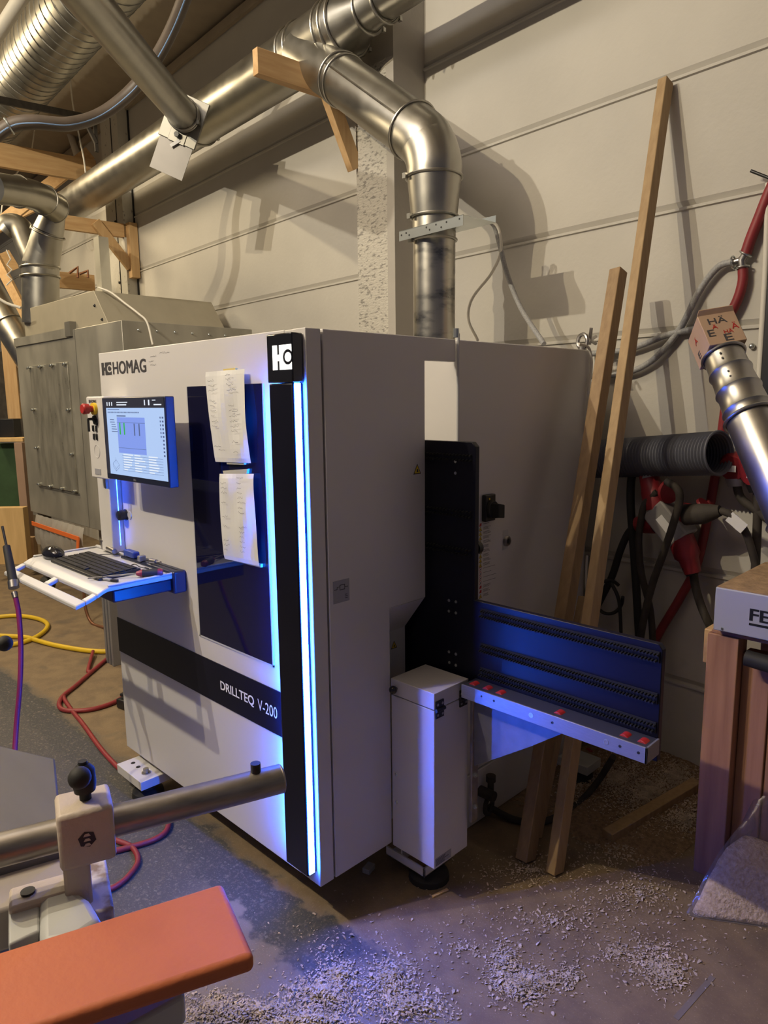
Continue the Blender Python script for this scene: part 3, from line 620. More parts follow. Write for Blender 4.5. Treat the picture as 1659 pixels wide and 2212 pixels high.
mb = MB(); q = [(PX(719, 1257, 0).y, PX(719, 1257, 0).z), (PX(754, 1252, 0).y, PX(719, 1306, 0).z)]
mb.box((0, q[0][0], q[1][1]), (0.0008, q[1][0], q[0][1]), 0); w_ = q[1][0]-q[0][0]; h_ = q[0][1]-q[1][1]; yo, zo = q[0][0], q[1][1]
for u0, v0, u1, v1 in ((0.06, 0.60, 0.22, 0.63), (0.22, 0.60, 0.25, 0.72), (0.25, 0.70, 0.40, 0.72), (0.40, 0.55, 0.72, 0.58), (0.40, 0.55, 0.43, 0.78), (0.69, 0.55, 0.72, 0.78), (0.40, 0.76, 0.72, 0.79), (0.72, 0.64, 0.92, 0.67), (0.72, 0.14, 0.88, 0.17), (0.72, 0.22, 0.88, 0.25), (0.72, 0.30, 0.86, 0.33)):
    mb.box((0.0008, yo+u0*w_, zo+v0*h_), (0.0012, yo+u1*w_, zo+v1*h_), 1)
mb.build('instruction_sticker', [M['stickergrey'], M['ink']], sidep)
CZs = [1133+9.6*k for k in range(18)]
rows = [(1134, 'book')]+[(1143+9.75*k, 'tri') for k in range(9)]+[(1230+9.7*k, 'ban') for k in range(4)]+[(1268.5, 'hand'), (1278, 'hand'), (1288, 'tri')]
for py, kind in rows:
    p = PX(1037.5, py, 0.0); s = 0.0185; mb = MB(); Y_, Z_ = V(0, 1, 0), V(0, 0, 1)
    if kind == 'tri': tri(mb, p, Y_, Z_, s, 0.0006)
    elif kind == 'ban':
        R = s*0.45
        mb.face([p+V(0.0005, R*math.cos(t*math.pi/10), R*math.sin(t*math.pi/10)) for t in range(20)], 2); mb.face([p+V(0.0008, 0.75*R*math.cos(t*math.pi/10), 0.75*R*math.sin(t*math.pi/10)) for t in range(20)], 3)
        mb.face([p+V(0.001, -0.003, -0.004), p+V(0.001, 0.002, -0.004), p+V(0.001, 0.003, 0.004), p+V(0.001, -0.002, 0.003)], 0)
    else:
        mb.face([p+V(0.0005, -0.008, -0.006), p+V(0.0005, 0.006, -0.006), p+V(0.0005, 0.008, 0.006), p+V(0.0005, -0.002, 0.006)], 2)
    mb.build('warning_sticker', [M['ink'], M['yellow'], M['red'], M['lettering_white']], cabn, fix=False)
    mb = MB(); nl = 1 if kind in ('book', 'ban') else 3
    for k in range(nl):
        z = p.z+(0.004-0.004*k if nl > 1 else 0.001); L_ = random.uniform(0.03, 0.05) if kind != 'ban' else random.uniform(0.05, 0.09)
        mb.face([V(0.0006, p.y+0.018, z), V(0.0006, p.y+0.018+L_, z), V(0.0006, p.y+0.018+L_, z+0.0014), V(0.0006, p.y+0.018, z+0.0014)])
    mb.build('sticker_text', M['ink'], cabn, fix=False)
p = PX(1030, 1100, 0.0); mb = MB()
mb.box((0, 0.70, p.z-0.035), (0.0007, p.y+0.01, p.z+0.045), 0)
for k in range(5): mb.box((0.0007, 0.72, p.z-0.025+0.014*k), (0.001, p.y+0.004, p.z-0.022+0.014*k), 1)
mb.build('label_sheet', [M['lettering_white'], M['ink']], cabn)
p = PX(1052, 1096, 0); mb = MB(); mb.box((0, p.y-0.034, p.z-0.052), (0.020, p.y+0.030, p.z+0.052)); ms = mb.build('main_switch', M['black'], cabn, bevel=0.004)
mb = MB(); mb.lathe((0.02, p.y, p.z-0.004), (1, 0, 0), [(0, 0.034), (0.014, 0.032)]); mb.hexa([V(0.034, p.y-0.016, p.z-0.038), V(0.034, p.y+0.034, p.z-0.040), V(0.060, p.y+0.034, p.z-0.040), V(0.060, p.y-0.004, p.z-0.034), V(0.034, p.y-0.016, p.z+0.022), V(0.034, p.y+0.034, p.z+0.012), V(0.060, p.y+0.034, p.z+0.012), V(0.060, p.y-0.004, p.z+0.020)])
mb.build('switch_handle', M['rubber'], ms, bevel=0.003)
mb = MB(); mb.cyl((0.0201, p.y-0.012, p.z+0.036), (0.0215, p.y-0.012, p.z+0.036), 0.004); mb.build('pilot_dot', M['yellow'], ms)
p = PX(1093, 1168, 0); mb = MB(); mb.box((0, p.y-0.022, p.z-0.035), (0.001, p.y+0.012, p.z+0.045)); kp = mb.build('lock_label', M['white2'], cabn)
mb = MB(); mb.lathe((0.001, p.y, p.z), (1, 0, 0), [(0, 0.022), (0.008, 0.021), (0.012, 0.018), (0.012, 0.012), (0.006, 0.011)], 20); mb.build('lock_ring', M['steel'], cabn)
mb = MB(); mb.lathe((0.004, p.y, p.z), (1, 0, 0), [(0, 0.0115), (0.004, 0.011)]); mb.build('lock_core', M['black'], cabn)
mb = MB(); p = PY(1026, 1184, YC+0.03); mb.cyl(p+V(0, 0, -0.0), p+V(0, 0.02, 0), 0.022); mb.build('rear_knob', M['black'], tb)
# lifting eyes on the cabinet
pe = PX(1258, 752, -0.06); pe.z = 1.93
mb = MB(); mb.torus(pe+V(0, 0, 0.045), (0.3, 1, 0), 0.030, 0.009); mb.cyl(pe, pe+V(0, 0, 0.02), 0.020); ey = mb.build('lifting_eye', M['steel'], mc)
mb = MB()
for d in ((0, 1, 0.35), (0, 1, -0.25), (0.2, -0.2, 1.0)): 
    d = Vector(d).normalized(); mb.cyl(pe+V(0.02, 0.03, 0.05)-d*0.02, pe+V(0.02, 0.03, 0.05)+d*0.055, 0.008, seg=8)
mb.build('clamp_screw', M['steel'], ey)
# compressed air unit low on the cabinet
p = PX(1040, 1730, 0.005); mb = MB(); mb.torus(p+V(0.03, 0.01, -0.01), (1, 0.2, 0), 0.035, 0.010); mb.build('drain_ring', M['dustyrubber'], mc)
mb = MB(); mb.cyl(p+V(0, -0.01, 0.05), p+V(0.07, -0.01, 0.05), 0.022); mb.cyl(p+V(0.035, 0.015, 0.02), p+V(0.035, 0.015, 0.095), 0.013); mb.cyl(p+V(0.035, 0.015, 0.095), p+V(0.035, 0.015, 0.12), 0.020); mb.build('air_inlet', M['dustyrubber'], mc)

# ================================================================ THINGS ON THE TRAY AND THE WINDOW
def PT(px, py, z=TZ): return PZ(px, py, z)
kc = [PT(*q, TZ+0.012) for q in ((105, 1205), (193, 1192), (297, 1231), (208, 1253))]
kd = (kc[2]-kc[1]).normalized(); kw = (kc[0]-kc[1])
KX = V(1, 0, 0); KYv = V(0, 1, 0)
kx_a, kx_b = min(p.x for p in kc)+0.06, max(p.x for p in kc)-0.02; 
kcx = (kx_a+kx_b)/2; kyc = sum(p.y for p in kc)/4
ko = V(-1.105, -0.205, TZ+0.0005); KW, KD = 0.46, 0.165
kb_t = thing('keyboard', 'black computer keyboard lying on the white tray', 'keyboard', ko)
mb = MB(); mb.hexa([ko+V(-KW/2, -KD/2, 0), ko+V(KW/2, -KD/2, 0), ko+V(KW/2, KD/2, 0), ko+V(-KW/2, KD/2, 0), ko+V(-KW/2, -KD/2, 0.010), ko+V(KW/2, -KD/2, 0.010), ko+V(KW/2, KD/2, 0.020), ko+V(-KW/2, KD/2, 0.020)])
mb.build('case', M['black'], kb_t, bevel=0.003)
for r in range(6):
    cells = [(0.012+0.0231*c, 0.0200) for c in range(19)]
    if r == 0: cells = [(0.012, 0.026), (0.041, 0.022), (0.066, 0.022), (0.092, 0.122), (0.218, 0.022), (0.244, 0.022), (0.270, 0.022)]+[(0.012+0.0231*c, 0.0200) for c in range(13, 19)]
    y = -KD/2+0.020+0.0230*r; z = 0.0102+0.010*(y+0.0075+KD/2)/KD
    for cx, w in cells: mb = MB(); mb.box(ko+V(-KW/2+cx, y, z-0.002), ko+V(-KW/2+cx+w, y+0.0198, z+0.0045)); mb.build('key', M['rubber'], kb_t, bevel=0.001)
mb = MB(); mb.tube(smooth_path([ko+V(0.13, KD/2, 0.012), ko+V(0.15, KD/2+0.015, 0.02), ko+V(0.20, KD/2+0.01, 0.018), ko+V(0.22, KD/2+0.035, 0.010), ko+V(0.17, KD/2+0.045, 0.006)]), 0.002, 6); mb.build('cord', M['black'], kb_t)
mo_c = PT(112, 1196, TZ+0.016); mo_c.x = max(mo_c.x, tx0+0.02)
mt = thing('computer_mouse', 'black computer mouse at the left end of the tray', 'mouse', V(mo_c.x, mo_c.y, TZ+0.0005))
mb = MB(); mb.ball(V(mo_c.x+0.015, mo_c.y, TZ+0.017), 0.074, 0.040, 0.034)
for v in mb.v: v.z = max(v.z, TZ+0.001)
mb.build('body', M['blackgloss'], mt)
mb = MB(); mb.cyl(V(mo_c.x+0.055, mo_c.y-0.003, TZ+0.042), V(mo_c.x+0.055, mo_c.y+0.003, TZ+0.042), 0.006); mb.build('wheel', M['rubber'], mt)
mb = MB(); mb.tube(smooth_path([V(mo_c.x+0.055, mo_c.y, TZ+0.012), V(mo_c.x+0.10, mo_c.y+0.03, TZ+0.012), V(mo_c.x+0.17, -0.07, TZ+0.010), V(mo_c.x+0.26, -0.052, TZ+0.012)]), 0.002, 6); mb.build('cord', M['black'], mt)
# screwdriver
a, b, c = PT(352, 1236, TZ+0.016), PT(315, 1238, TZ+0.016), PT(232, 1257, TZ+0.008)
d = (b-a).normalized()
b = a+d*0.095; c = b+d*0.17+V(0, 0, -0.008)
sdt = thing('screwdriver', 'red and black screwdriver lying at the right end of the tray', 'screwdriver', V(b.x, b.y, TZ))
mb = MB(); mb.lathe(a, d, [(0, 0.010), (0.006, 0.014), (0.03, 0.015), (0.06, 0.012), (0.078, 0.014), (0.095, 0.007)], 12); mb.build('handle', mat('dark_red_plastic', (0.26, 0.02, 0.04), 0.45), sdt)
mb = MB(); mb.lathe(a+d*0.018, d, [(0, 0.0155), (0.02, 0.0162), (0.045, 0.0135), (0.055, 0.0150)], 12); mb.build('grip', M['rubber'], sdt)
mb = MB(); mb.cyl(b, c, 0.0032, 0.0028, 8); mb.build('shank', M['steel'], sdt)
# small tools at the back of the tray
p = PT(298, 1197, TZ+0.02); mb = MB(); mb.box(V(p.x-0.045, -0.055, TZ+0.013), V(p.x+0.045, -0.024, TZ+0.040)); tag(mb.build('battery_pack', M['toolblue'], bevel=0.006), 'blue and black plastic pack lying behind the keyboard', 'battery')
p = PT(322, 1208, TZ+0.015); mb = MB(); mb.box(V(p.x-0.010, -0.062, TZ+0.013), V(p.x+0.012, -0.034, TZ+0.036)); tag(mb.build('adapter_block', M['alu'], bevel=0.003), 'small silver block beside the blue pack', 'adapter')
p = PT(350, 1213, TZ+0.02); mb = MB(); mb.lathe(V(p.x-0.03, -0.045, TZ+0.024), (1, 0.2, 0), [(0, 0.010), (0.035, 0.010), (0.035, 0.006), (0.06, 0.006)], 12); tag(mb.build('drill_collet', M['steel']), 'short steel collet at the right rear of the tray', 'tool')
p = PT(248, 1183, TZ+0.01); mb = MB(); px_ = p.x; mb.lathe(V(px_, -0.040, TZ+0.013), (0, 0, 1), [(0, 0.017), (0.035, 0.017), (0.035, 0.021), (0.040, 0.021), (0.040, 0.010), (0.060, 0.007), (0.074, 0.004)], 16); tag(mb.build('air_coupling', M['steel']), 'steel air coupling standing upright by the machine panel', 'coupling')
p = PT(246, 1192, TZ+0.01); mb = MB(); mb.cyl(V(p.x-0.03, -0.05, TZ+0.012+0.012), V(p.x+0.06, -0.062, TZ+0.024), 0.011, seg=12); tag(mb.build('steel_sleeve', M['steel']), 'short steel sleeve lying behind the keyboard beside the upright coupling', 'sleeve')
p = PT(228, 1252, TZ+0.006); mb = MB(); mb.bar(V(p.x-0.03, p.y, TZ+0.006), V(p.x+0.022, p.y+0.012, TZ+0.006), 0.014, 0.007); tag(mb.build('memory_stick', M['stickergrey'], bevel=0.001), 'grey memory stick in front of the keyboard', 'memory stick')
p = PT(248, 1254, TZ+0.006); mb = MB(); mb.bar(V(p.x-0.012, p.y-0.006, TZ+0.006), V(p.x+0.012, p.y+0.006, TZ+0.006), 0.010, 0.009); tag(mb.build('connector_cap', M['black'], bevel=0.001), 'tiny black cap beside the screwdriver tip', 'cap')
# air blow gun hanging at the tray grip
g0 = PD(14, 1180, 2.85); g1 = PD(22, 1222, 2.82); g2 = PD(28, 1255, 2.80); g3 = PD(34, 1292, 2.78); 
ag = thing('air_blow_gun', 'black air blow gun with thin nozzle hung on the tray grip', 'air gun', g3)
mb = MB(); mb.tube([PD(5, 1137, 2.87), g0], 0.005, 8); mb.build('nozzle', M['black'], ag)
mb = MB(); mb.tube([g0, g1, g2], [0.014, 0.016, 0.017], 10); mb.build('body', M['rubber'], ag)
mb = MB(); mb.tube([g2, PD(30, 1270, 2.79)], 0.020, 12); mb.tube([PD(31, 1280, 2.79), g3], [0.012, 0.010], 10); mb.build('coupling', M['steel'], ag)
mb = MB(); mb.tube(smooth_path([g3, PD(41, 1330, 2.77), PD(45, 1400, 2.75), PD(43, 1480, 2.72), PD(36, 1560, 2.70), PD(32, 1630, 2.66), PD(30, 1700, 2.6)]), 0.0095, 10)
tag(mb.build('air_hose', mat('purple_hose', (0.22, 0.015, 0.09), 0.45, var=0.2)), 'purple air hose hanging straight down from the blow gun', 'hose')

def sheet(corners, nu=10, nv=20, amp=0.008, seed=1):
    rnd = random.Random(seed); ph = [rnd.uniform(0, 6) for _ in range(6)]; vs = []
    a, b, c, d = [Vector(q) for q in corners]           # tl, tr, br, bl
    for j in range(nv+1):
        for i in range(nu+1):
            u, v = i/nu, j/nv
            p = (a*(1-u)+b*u)*(1-v)+(d*(1-u)+c*u)*v
            w = math.sin(u*6+ph[0]+v*2)*math.sin(v*5+ph[1])+0.6*math.sin(u*11+v*3+ph[2])+0.5*math.sin((u-v)*7+ph[3])
            p = p+V(0, -0.010-amp*(1+0.5*w)*math.sin(math.pi*min(1, max(0, v)))**0.5, 0); vs.append(p)
    return vs, [(j*(nu+1)+i, (j+1)*(nu+1)+i, (j+1)*(nu+1)+i+1, j*(nu+1)+i+1) for j in range(nv) for i in range(nu)]
for (cs, lab, tapes, seed) in (
    (((450, 804), (534, 797), (548, 1000), (471, 997)), 'upper handwritten paper note taped across the top of the smoked window', (((482, 797), (508, 795), (509, 804), (483, 806), 'tapey'), ((489, 994), (527, 995), (527, 1004), (490, 1003), 'tape')), 3),
    (((480, 1023), (554, 1023), (566, 1222), (491, 1206)), 'lower handwritten paper note taped on the smoked window', (((481, 1017), (534, 1013), (533, 1023), (484, 1027), 'tape'), ((503, 1207), (563, 1219), (563, 1226), (504, 1212), 'tape')), 5)):
    q = [PY(*c_, -0.006) for c_ in cs]
    pt = thing('paper_note', lab, 'paper', V(q[3].x, -0.004, q[3].z))
    mb = MB(); vs, fs = sheet(q, seed=seed); mb.add(vs, fs); mb.build('sheet', M['paper'], pt, fix=False)
    mb = MB(); a, b, c, d = q; ux = (b-a).normalized(); uz = (a-d).normalized(); L_ = (a-d).length; Wd_ = (b-a).length
    for k in range(16):
        v = 0.06+0.055*k
        for u, w in ((0.12, 0.2), (0.60, 0.26)):
            if random.random() < 0.28: continue
            scribble(mb, a*(1-u)+b*u-uz*L_*v+V(0, -0.024, 0), ux, uz, Wd_*w*random.uniform(0.5, 1), 0.011, 4, 0.0006)
    mb.build('handwriting', M['ink'], pt, fix=False)
    for *tc_, mn in tapes:
        mb = MB(); mb.prism([PY(*c_, -0.0135) for c_ in tc_], (0, 0.009, 0)); mb.build('tape_strip', M[mn], pt)

# ================================================================ EXTRACTION DUCTS
ND = 1.40
def ring(parent, c, ax, R, name='clamp_ring', r=0.008, m='galv'):
    mb = MB(); mb.torus(c, ax, R, r, 36, 8); ax = Vector(ax).normalized(); u = Vector((0, 0, 1)) if abs(ax.z) < 0.8 else Vector((1, 0, 0)); u = (u-ax*u.dot(ax)).normalized()
    s_ = u.cross(ax); mb.obox(Vector(c)+(-u*0.5+s_*0.86)*(R+0.012), ax, u, s_, 0.012, 0.010, 0.008); return mb.build(name, M[m], parent)
zd = 3.715; RD = 0.155
dl, dr = PW(145, 437, ND), PW(770, 40, ND)
xl, xr = dl.dot(WX), PW(745, 62, ND).dot(WX)
xg = PW(405, 265, ND).dot(WX)
md = thing('extraction_duct', 'long straight galvanised extraction duct running along the upper wall', 'duct', W3(-3.0, ND, zd-RD))
xbr = PW(640, 120, ND).dot(WX)
mb = MB(); mb.cyl(W3(xl, ND, zd), W3(xbr, ND, zd), RD, seg=40); mb.build('duct_pipe', M['galv'], md)
for px, py in ((140, 447), (430, 268)): ring(md, W3(PW(px, py, ND).dot(WX), ND, zd), WX, RD+0.004)
# branch piece, reducer and thinner pipe at the right
x2 = PW(735, 68, ND).dot(WX); x3 = PW(790, 30, ND).dot(WX); x4 = PW(832, 5, ND).dot(WX)
bp_ = thing('duct_branch', 'galvanised branch piece and reducer at the upper end of the wall duct', 'duct', W3(xbr, ND, zd-RD))
mb = MB(); mb.cyl(W3(xbr, ND, zd), W3(x2, ND, zd), RD+0.003, seg=40); mb.build('branch_pipe', M['galv'], bp_)
mb = MB(); mb.tube([W3(x2, ND, zd), W3(x2+0.06, ND, zd), W3(x3, ND, zd+0.01), W3(x4+0.02, ND, zd+0.01)], [RD+0.004, RD, 0.105, 0.10], 36); mb.build('reducer', M['galv'], bp_)
for x, R in ((xbr+0.02, RD+0.006), (xbr+0.10, RD+0.006), (x2-0.05, RD+0.006), (x2+0.01, RD+0.006), (x2+0.07, RD+0.003), (x3+0.02, 0.108), (x4, 0.104)): ring(bp_, W3(x, ND, zd), WX, R)
tp_ = MB(); tp_.cyl(W3(x4+0.02, ND, zd+0.01), W3(x4+0.9, ND, zd+0.01), 0.10, seg=32); tag(tp_.build('thin_duct', M['galv']), 'thinner galvanised pipe leaving the frame top beside the column', 'duct')
# down branch with elbow, reducer, vertical pipe
NB = 1.31
b0 = W3(PW(668, 118, ND).dot(WX), ND-0.03, zd-0.03); b1 = PW(735, 170, NB+0.04); b2 = PW(898, 290, NB); 
e0 = PW(893, 283, NB); e1 = PW(926, 318, NB); e2 = PW(934, 352, NB); e3 = PW(935, 385, NB); v0 = PW(937, 470, NB); v1 = PW(938, 520, NB); 
vb = V(v1.x, v1.y, 1.93); e3 = V(v1.x, v1.y, e3.z); v0 = V(v1.x, v1.y, v0.z); e2 = V(v1.x*0.97+e2.x*0.03, v1.y, e2.z)
dbn = thing('down_duct', 'galvanised elbow duct bending down from the wall duct into the drilling machine', 'duct', V(vb.x, vb.y, 1.93))
mb = MB(); mb.tube([b0, b1, e0], [0.145, 0.128, 0.128], 32); mb.build('slanted_pipe', M['galv'], dbn)
mb = MB(); dd = (e0-b1).normalized(); mb.tube([b1+V(0, -0.116, 0.05), e0+V(0, -0.118, 0.045)], 0.006, 6); mb.build('pipe_seam', M['galv'], dbn)
el = smooth_path([b1, e0, e1, V(v1.x, v1.y, (e2.z+e1.z)/2-0.05), e3, e3-V(0, 0, 0.1)], 7); el = [p for i, p in enumerate(el) if 7 <= i <= 28]
mb = MB(); mb.tube(el, 0.130, 32); mb.build('elbow', M['galv'], dbn)
mb = MB(); mb.tube([e3, v0], [0.128, 0.110], 32); mb.build('reducer_cone', M['galv'], dbn)
mb = MB(); mb.tube([v0, V(v1.x, v1.y, v1.z)], 0.103, 32); mb.build('collar', M['galv'], dbn)
mb = MB(); mb.tube([V(v1.x, v1.y, v1.z), vb], 0.101, 32); mb.build('vertical_pipe', mat('mottled_galvanised_pipe', (0.52, 0.50, 0.45), 0.3, 1.0, col2=(0.20, 0.20, 0.20), scale=7, stretch=(1, 1, 2.2), thr=(0.32, 0.5), rvar=0.1), dbn)
for c, ax, R in ((b1, dd, 0.132), (b1+dd*0.05, dd, 0.132), (e0, dd, 0.135), (e3, WZ, 0.133), (v0, WZ, 0.112), (V(v1.x, v1.y, v1.z), WZ, 0.106)): ring(dbn, c, ax, R, r=0.006)
# perforated steel bracket round the vertical pipe
zb_ = PW(938, 490, NB).z
bk = thing('pipe_bracket', 'pale perforated steel bracket around the vertical duct pipe above the machine', 'bracket', V(v1.x, v1.y, zb_-0.05))
c1, c2, c3, c4 = [PZ(*q, zb_-0.022) for q in ((862, 500), (1000, 463), (1068, 468), (905, 492))]
mb = MB(); dv = (c2-c1).normalized(); pv = V(-dv.y, dv.x, 0)
if pv.dot(WN) < 0: pv = -pv
mb.prism([c1, c2, c2+pv*0.22, c1+pv*0.22], (0, 0, -0.003)); mb.build('shelf_plate', M['zinc'], bk)
mb = MB(); mb.prism([c1, c2, c2-V(0, 0, 0.045), c1-V(0, 0, 0.045)], pv*0.003); fl = mb.build('front_flange', M['zinc'], bk)
mb = MB()
for t, zz in ((0.04, 0.02), (0.12, 0.015), (0.17, 0.028), (0.45, 0.014), (0.50, 0.028), (0.60, 0.013), (0.68, 0.03), (0.76, 0.014), (0.95, 0.015)):
    q = c1*(1-t)+c2*t-V(0, 0, zz)-pv*0.0006; mb.cyl(q, q+pv*0.0002, 0.0045, seg=10)
mb.build('flange_hole', M['black'], fl)
mb = MB(); mb.prism([c1+pv*0.22, c2+pv*0.22, c2+pv*0.22+V(0, 0, 0.03), c1+pv*0.22+V(0, 0, 0.03)], pv*0.003); mb.build('rear_flange', M['zinc'], bk)
# blast gate and slanted drop pipe
gx = PW(385, 290, ND).dot(WX)
pg = PD(400, 252, 4.55); pt0 = PD(140, -60, 2.9)
gd = (pt0-pg).normalized()
bg = thing('blast_gate', 'slanted galvanised drop pipe with sliding blast gate on the wall duct', 'blast gate', pg)
u = gd; gu = (V(0, 0, -1)-u*u.dot(V(0, 0, -1))).normalized(); gs = u.cross(gu)
sg_ = -1 if gs.dot(CR) > 0 else 1
gu = (gu*math.cos(rad(24))+gs*sg_*math.sin(rad(24))).normalized(); gs = u.cross(gu)
mb = MB(); mb.tube([pg, pt0], 0.092, 32); mb.build('drop_pipe', M['galv'], bg)
for t in (0.01, 0.04): ring(bg, pg+u*(0.02+t), u, 0.097, r=0.007)
mb = MB(); mb.obox(pg+u*0.0-gu*-0.02, gs, gu, u, 0.125, 0.145, 0.010); mb.build('gate_frame', M['galv_dark'], bg, bevel=0.003)
mb = MB(); mb.obox(pg+gu*0.235-u*0.002, gs, gu, u, 0.112, 0.135, 0.003); mb.build('gate_slide', mat('slide_sheet', (0.22, 0.21, 0.20), 0.5, 0.5, var=0.1), bg)
mb = MB(); q = pg+gu*0.125+u*0.012; mb.obox(q, gs, gu, u, 0.055, 0.045, 0.003); mb.build('gate_cover', M['galv_dark'], bg, bevel=0.002)
mb = MB(); mb.lathe(q+gs*0.0+u*0.003, u, [(0, 0.008), (0.018, 0.008), (0.018, 0.018), (0.032, 0.016)], 8); mb.build('gate_knob', M['black'], bg)
mb = MB(); mb.obox(q+gu*0.05+u*0.006, gs+gu*0.8, gu-gs*0.8, u, 0.010, 0.035, 0.001); mb.build('gate_tag', M['paper'], bg)
mb = MB(); cc = W3(gx, ND, zd); mb.tube([pg-u*0.01, cc], [0.10, 0.12], 28); mb.build('gate_stub', M['galv'], bg)
# spiral duct under the roof
NS, RS = 0.80, 0.25
sp0 = W3(-7.2, NS, 3.66); sp1 = W3(0.6, NS, 3.75)
ps = PD(130, 110, 4.0)
sz_ = 4.49
spd = thing('spiral_duct', 'thick spiral wound galvanised duct crossing the upper left corner', 'duct', W3(-4, NS, sz_-RS))
mb = MB(); mb.cyl(W3(-9.0, NS, sz_), W3(1.2, NS, sz_), RS, seg=56); mb.build('duct_pipe', M['galv'], spd)
mb = MB(); hel = []
for k in range(110*24):
    th = 2*math.pi*k/24; x = -8.98+0.105*k/24
    if x > 1.1: break
    hel.append(W3(x, NS+RS*1.002*math.cos(th), sz_+RS*1.002*math.sin(th)))
mb.tube(hel, 0.0055, 5); mb.build('spiral_seam', M['galv_dark'], spd)
# grey plastic water pipe with blue stripe
pe_pts = smooth_path([PD(-40, 318, 4.1), PD(20, 272, 4.1), PD(75, 264, 4.15), PD(150, 268, 4.3), PD(220, 246, 4.5), PD(285, 195, 4.55), PD(335, 130, 4.45), PD(372, 62, 4.3), PD(405, -20, 4.1)], 8)
pet = thing('plastic_pipe', 'brown grey plastic pipe with pale blue stripe curving below the spiral duct', 'pipe', pe_pts[24])
mb = MB(); mb.tube(pe_pts, 0.040, 20); mb.build('pipe', M['peh'], pet)
mb = MB()
sv = []
for i, p in enumerate(pe_pts):
    t = (pe_pts[min(i+1, len(pe_pts)-1)]-pe_pts[max(i-1, 0)]).normalized(); c_ = (CAM-p); c_ = (c_-t*c_.dot(t)).normalized(); o_ = t.cross(c_)
    th = 0.10; sv.append(p+(c_*math.cos(th)+o_*math.sin(th))*0.0345)
mb.tube(sv, 0.0065, 8); mb.build('stripe', M['bluestripe'], pet)
mb = MB(); mb.torus(pe_pts[8], pe_pts[9]-pe_pts[8], 0.043, 0.006); mb.build('pipe_clip', M['zinc'], pet)
# white pipe above the spiral duct
mb = MB(); mb.cyl(PD(-60, 160, 5.4), PD(75, -50, 4.6), 0.046, seg=20); wp = tag(mb.build('ceiling_pipe', M['whitecable']), 'white round pipe beside the spiral duct at the upper left edge', 'pipe')
# left Y-duct group
DY = 6.15
yj = PD(118, 440, 5.9)
yd = thing('duct_fork', 'galvanised fork of three duct pipes at the far left end of the wall duct', 'duct', PD(88, 650, DY))
mb = MB(); mb.tube(smooth_path([PD(-20, 405, 5.2), PD(45, 415, 5.5), PD(80, 424, 5.7), PD(105, 440, 5.85), PD(122, 452, 5.95)]), 0.112, 28); mb.build('side_pipe', M['galv'], yd)
for q, r_, dxy in ((PD(40, 414, 5.5), 0.116, PD(60, 419, 5.6)-PD(20, 409, 5.4)), (PD(95, 432, 5.8), 0.118, PD(110, 444, 5.9)-PD(80, 424, 5.7)), (PD(118, 450, 5.95), 0.118, PD(125, 455, 6.0)-PD(108, 442, 5.87))): ring(yd, q, dxy, r_)
mb = MB(); mb.tube([PD(118, 455, 6.0), PD(105, 500, 6.05)], [0.09, 0.122], 28); mb.tube([PD(105, 500, 6.05), PD(88, 575, DY)], [0.122, 0.148], 28); mb.build('fork_leg', M['galv'], yd)
mb = MB(); mb.tube(smooth_path([PD(8, 500, 6.2), PD(22, 487, 6.2), PD(45, 495, 6.2), PD(60, 530, 6.18), PD(80, 575, DY)]), [0.10]*25, 28); mb.build('fork_elbow', M['galv'], yd)
mb = MB(); mb.tube([PD(88, 570, DY), PD(88, 700, DY+0.1)], 0.150, 32); mb.build('fork_stem', M['galv'], yd)
for q, ax, R in ((PD(105, 505, 6.05), PD(105, 500, 6.05)-PD(88, 575, DY), 0.128), (PD(88, 578, DY), WZ, 0.154), (PD(88, 598, DY), WZ, 0.154)): ring(yd, q, ax, R)
mb = MB(); mb.tube([PD(-40, 605, 7.4), PD(90, 815, 7.2)], 0.15, 28); mb.torus(PD(20, 702, 7.3), PD(90, 815, 7.2)-PD(-40, 605, 7.4), 0.152, 0.007); tag(mb.build('slanted_duct', M['galv']), 'slanted galvanised duct left of the grey metal enclosure', 'duct')

# ================================================================ TIMBER
def bracket(armx, tip, root_n, z, labels, s=0.0):
    pass
# bracket on the near column
zt = zd-RD-0.004
ax_ = PW(775, 260, 1.60).dot(WX)
tipn = ND-0.30
tb1 = thing('timber_bracket', 'pine bracket carrying the wall duct on the rough white column', 'bracket', W3(-1.75, 1.60, 3.0))
pt_ = PWX(556, 205, -1.76); 
mb = MB(); mb.hexa([W3(-1.795, pt_.dot(WN), zt-0.13), W3(-1.745, pt_.dot(WN), zt-0.13), W3(-1.745, 1.80, zt-0.13), W3(-1.795, 1.80, zt-0.13), W3(-1.795, pt_.dot(WN), zt), W3(-1.745, pt_.dot(WN), zt), W3(-1.745, 1.80, zt), W3(-1.795, 1.80, zt)])
arm1 = mb.build('bracket_arm', M['pine'], tb1, bevel=0.002)
s0 = PWX(690, 215, -1.74); s1 = PWX(775, 345, -1.74)
mb = MB(); mb.bar(W3(-1.725, s0.dot(WN), zt-0.02), W3(-1.735, 1.60, s1.z-0.06), 0.05, 0.085, up=WX.cross(Vector((0, 0, 1)))); mb.build('bracket_brace', M['pinev'], tb1, bevel=0.002)
p = PWX(655, 220, -1.7445); text('stamp', 'C14', W3(-1.7435, p.dot(WN)+0.02, zt-0.085), WN, WZ, 0.05, 0.035, M['ink'], arm1, bold=0.0)
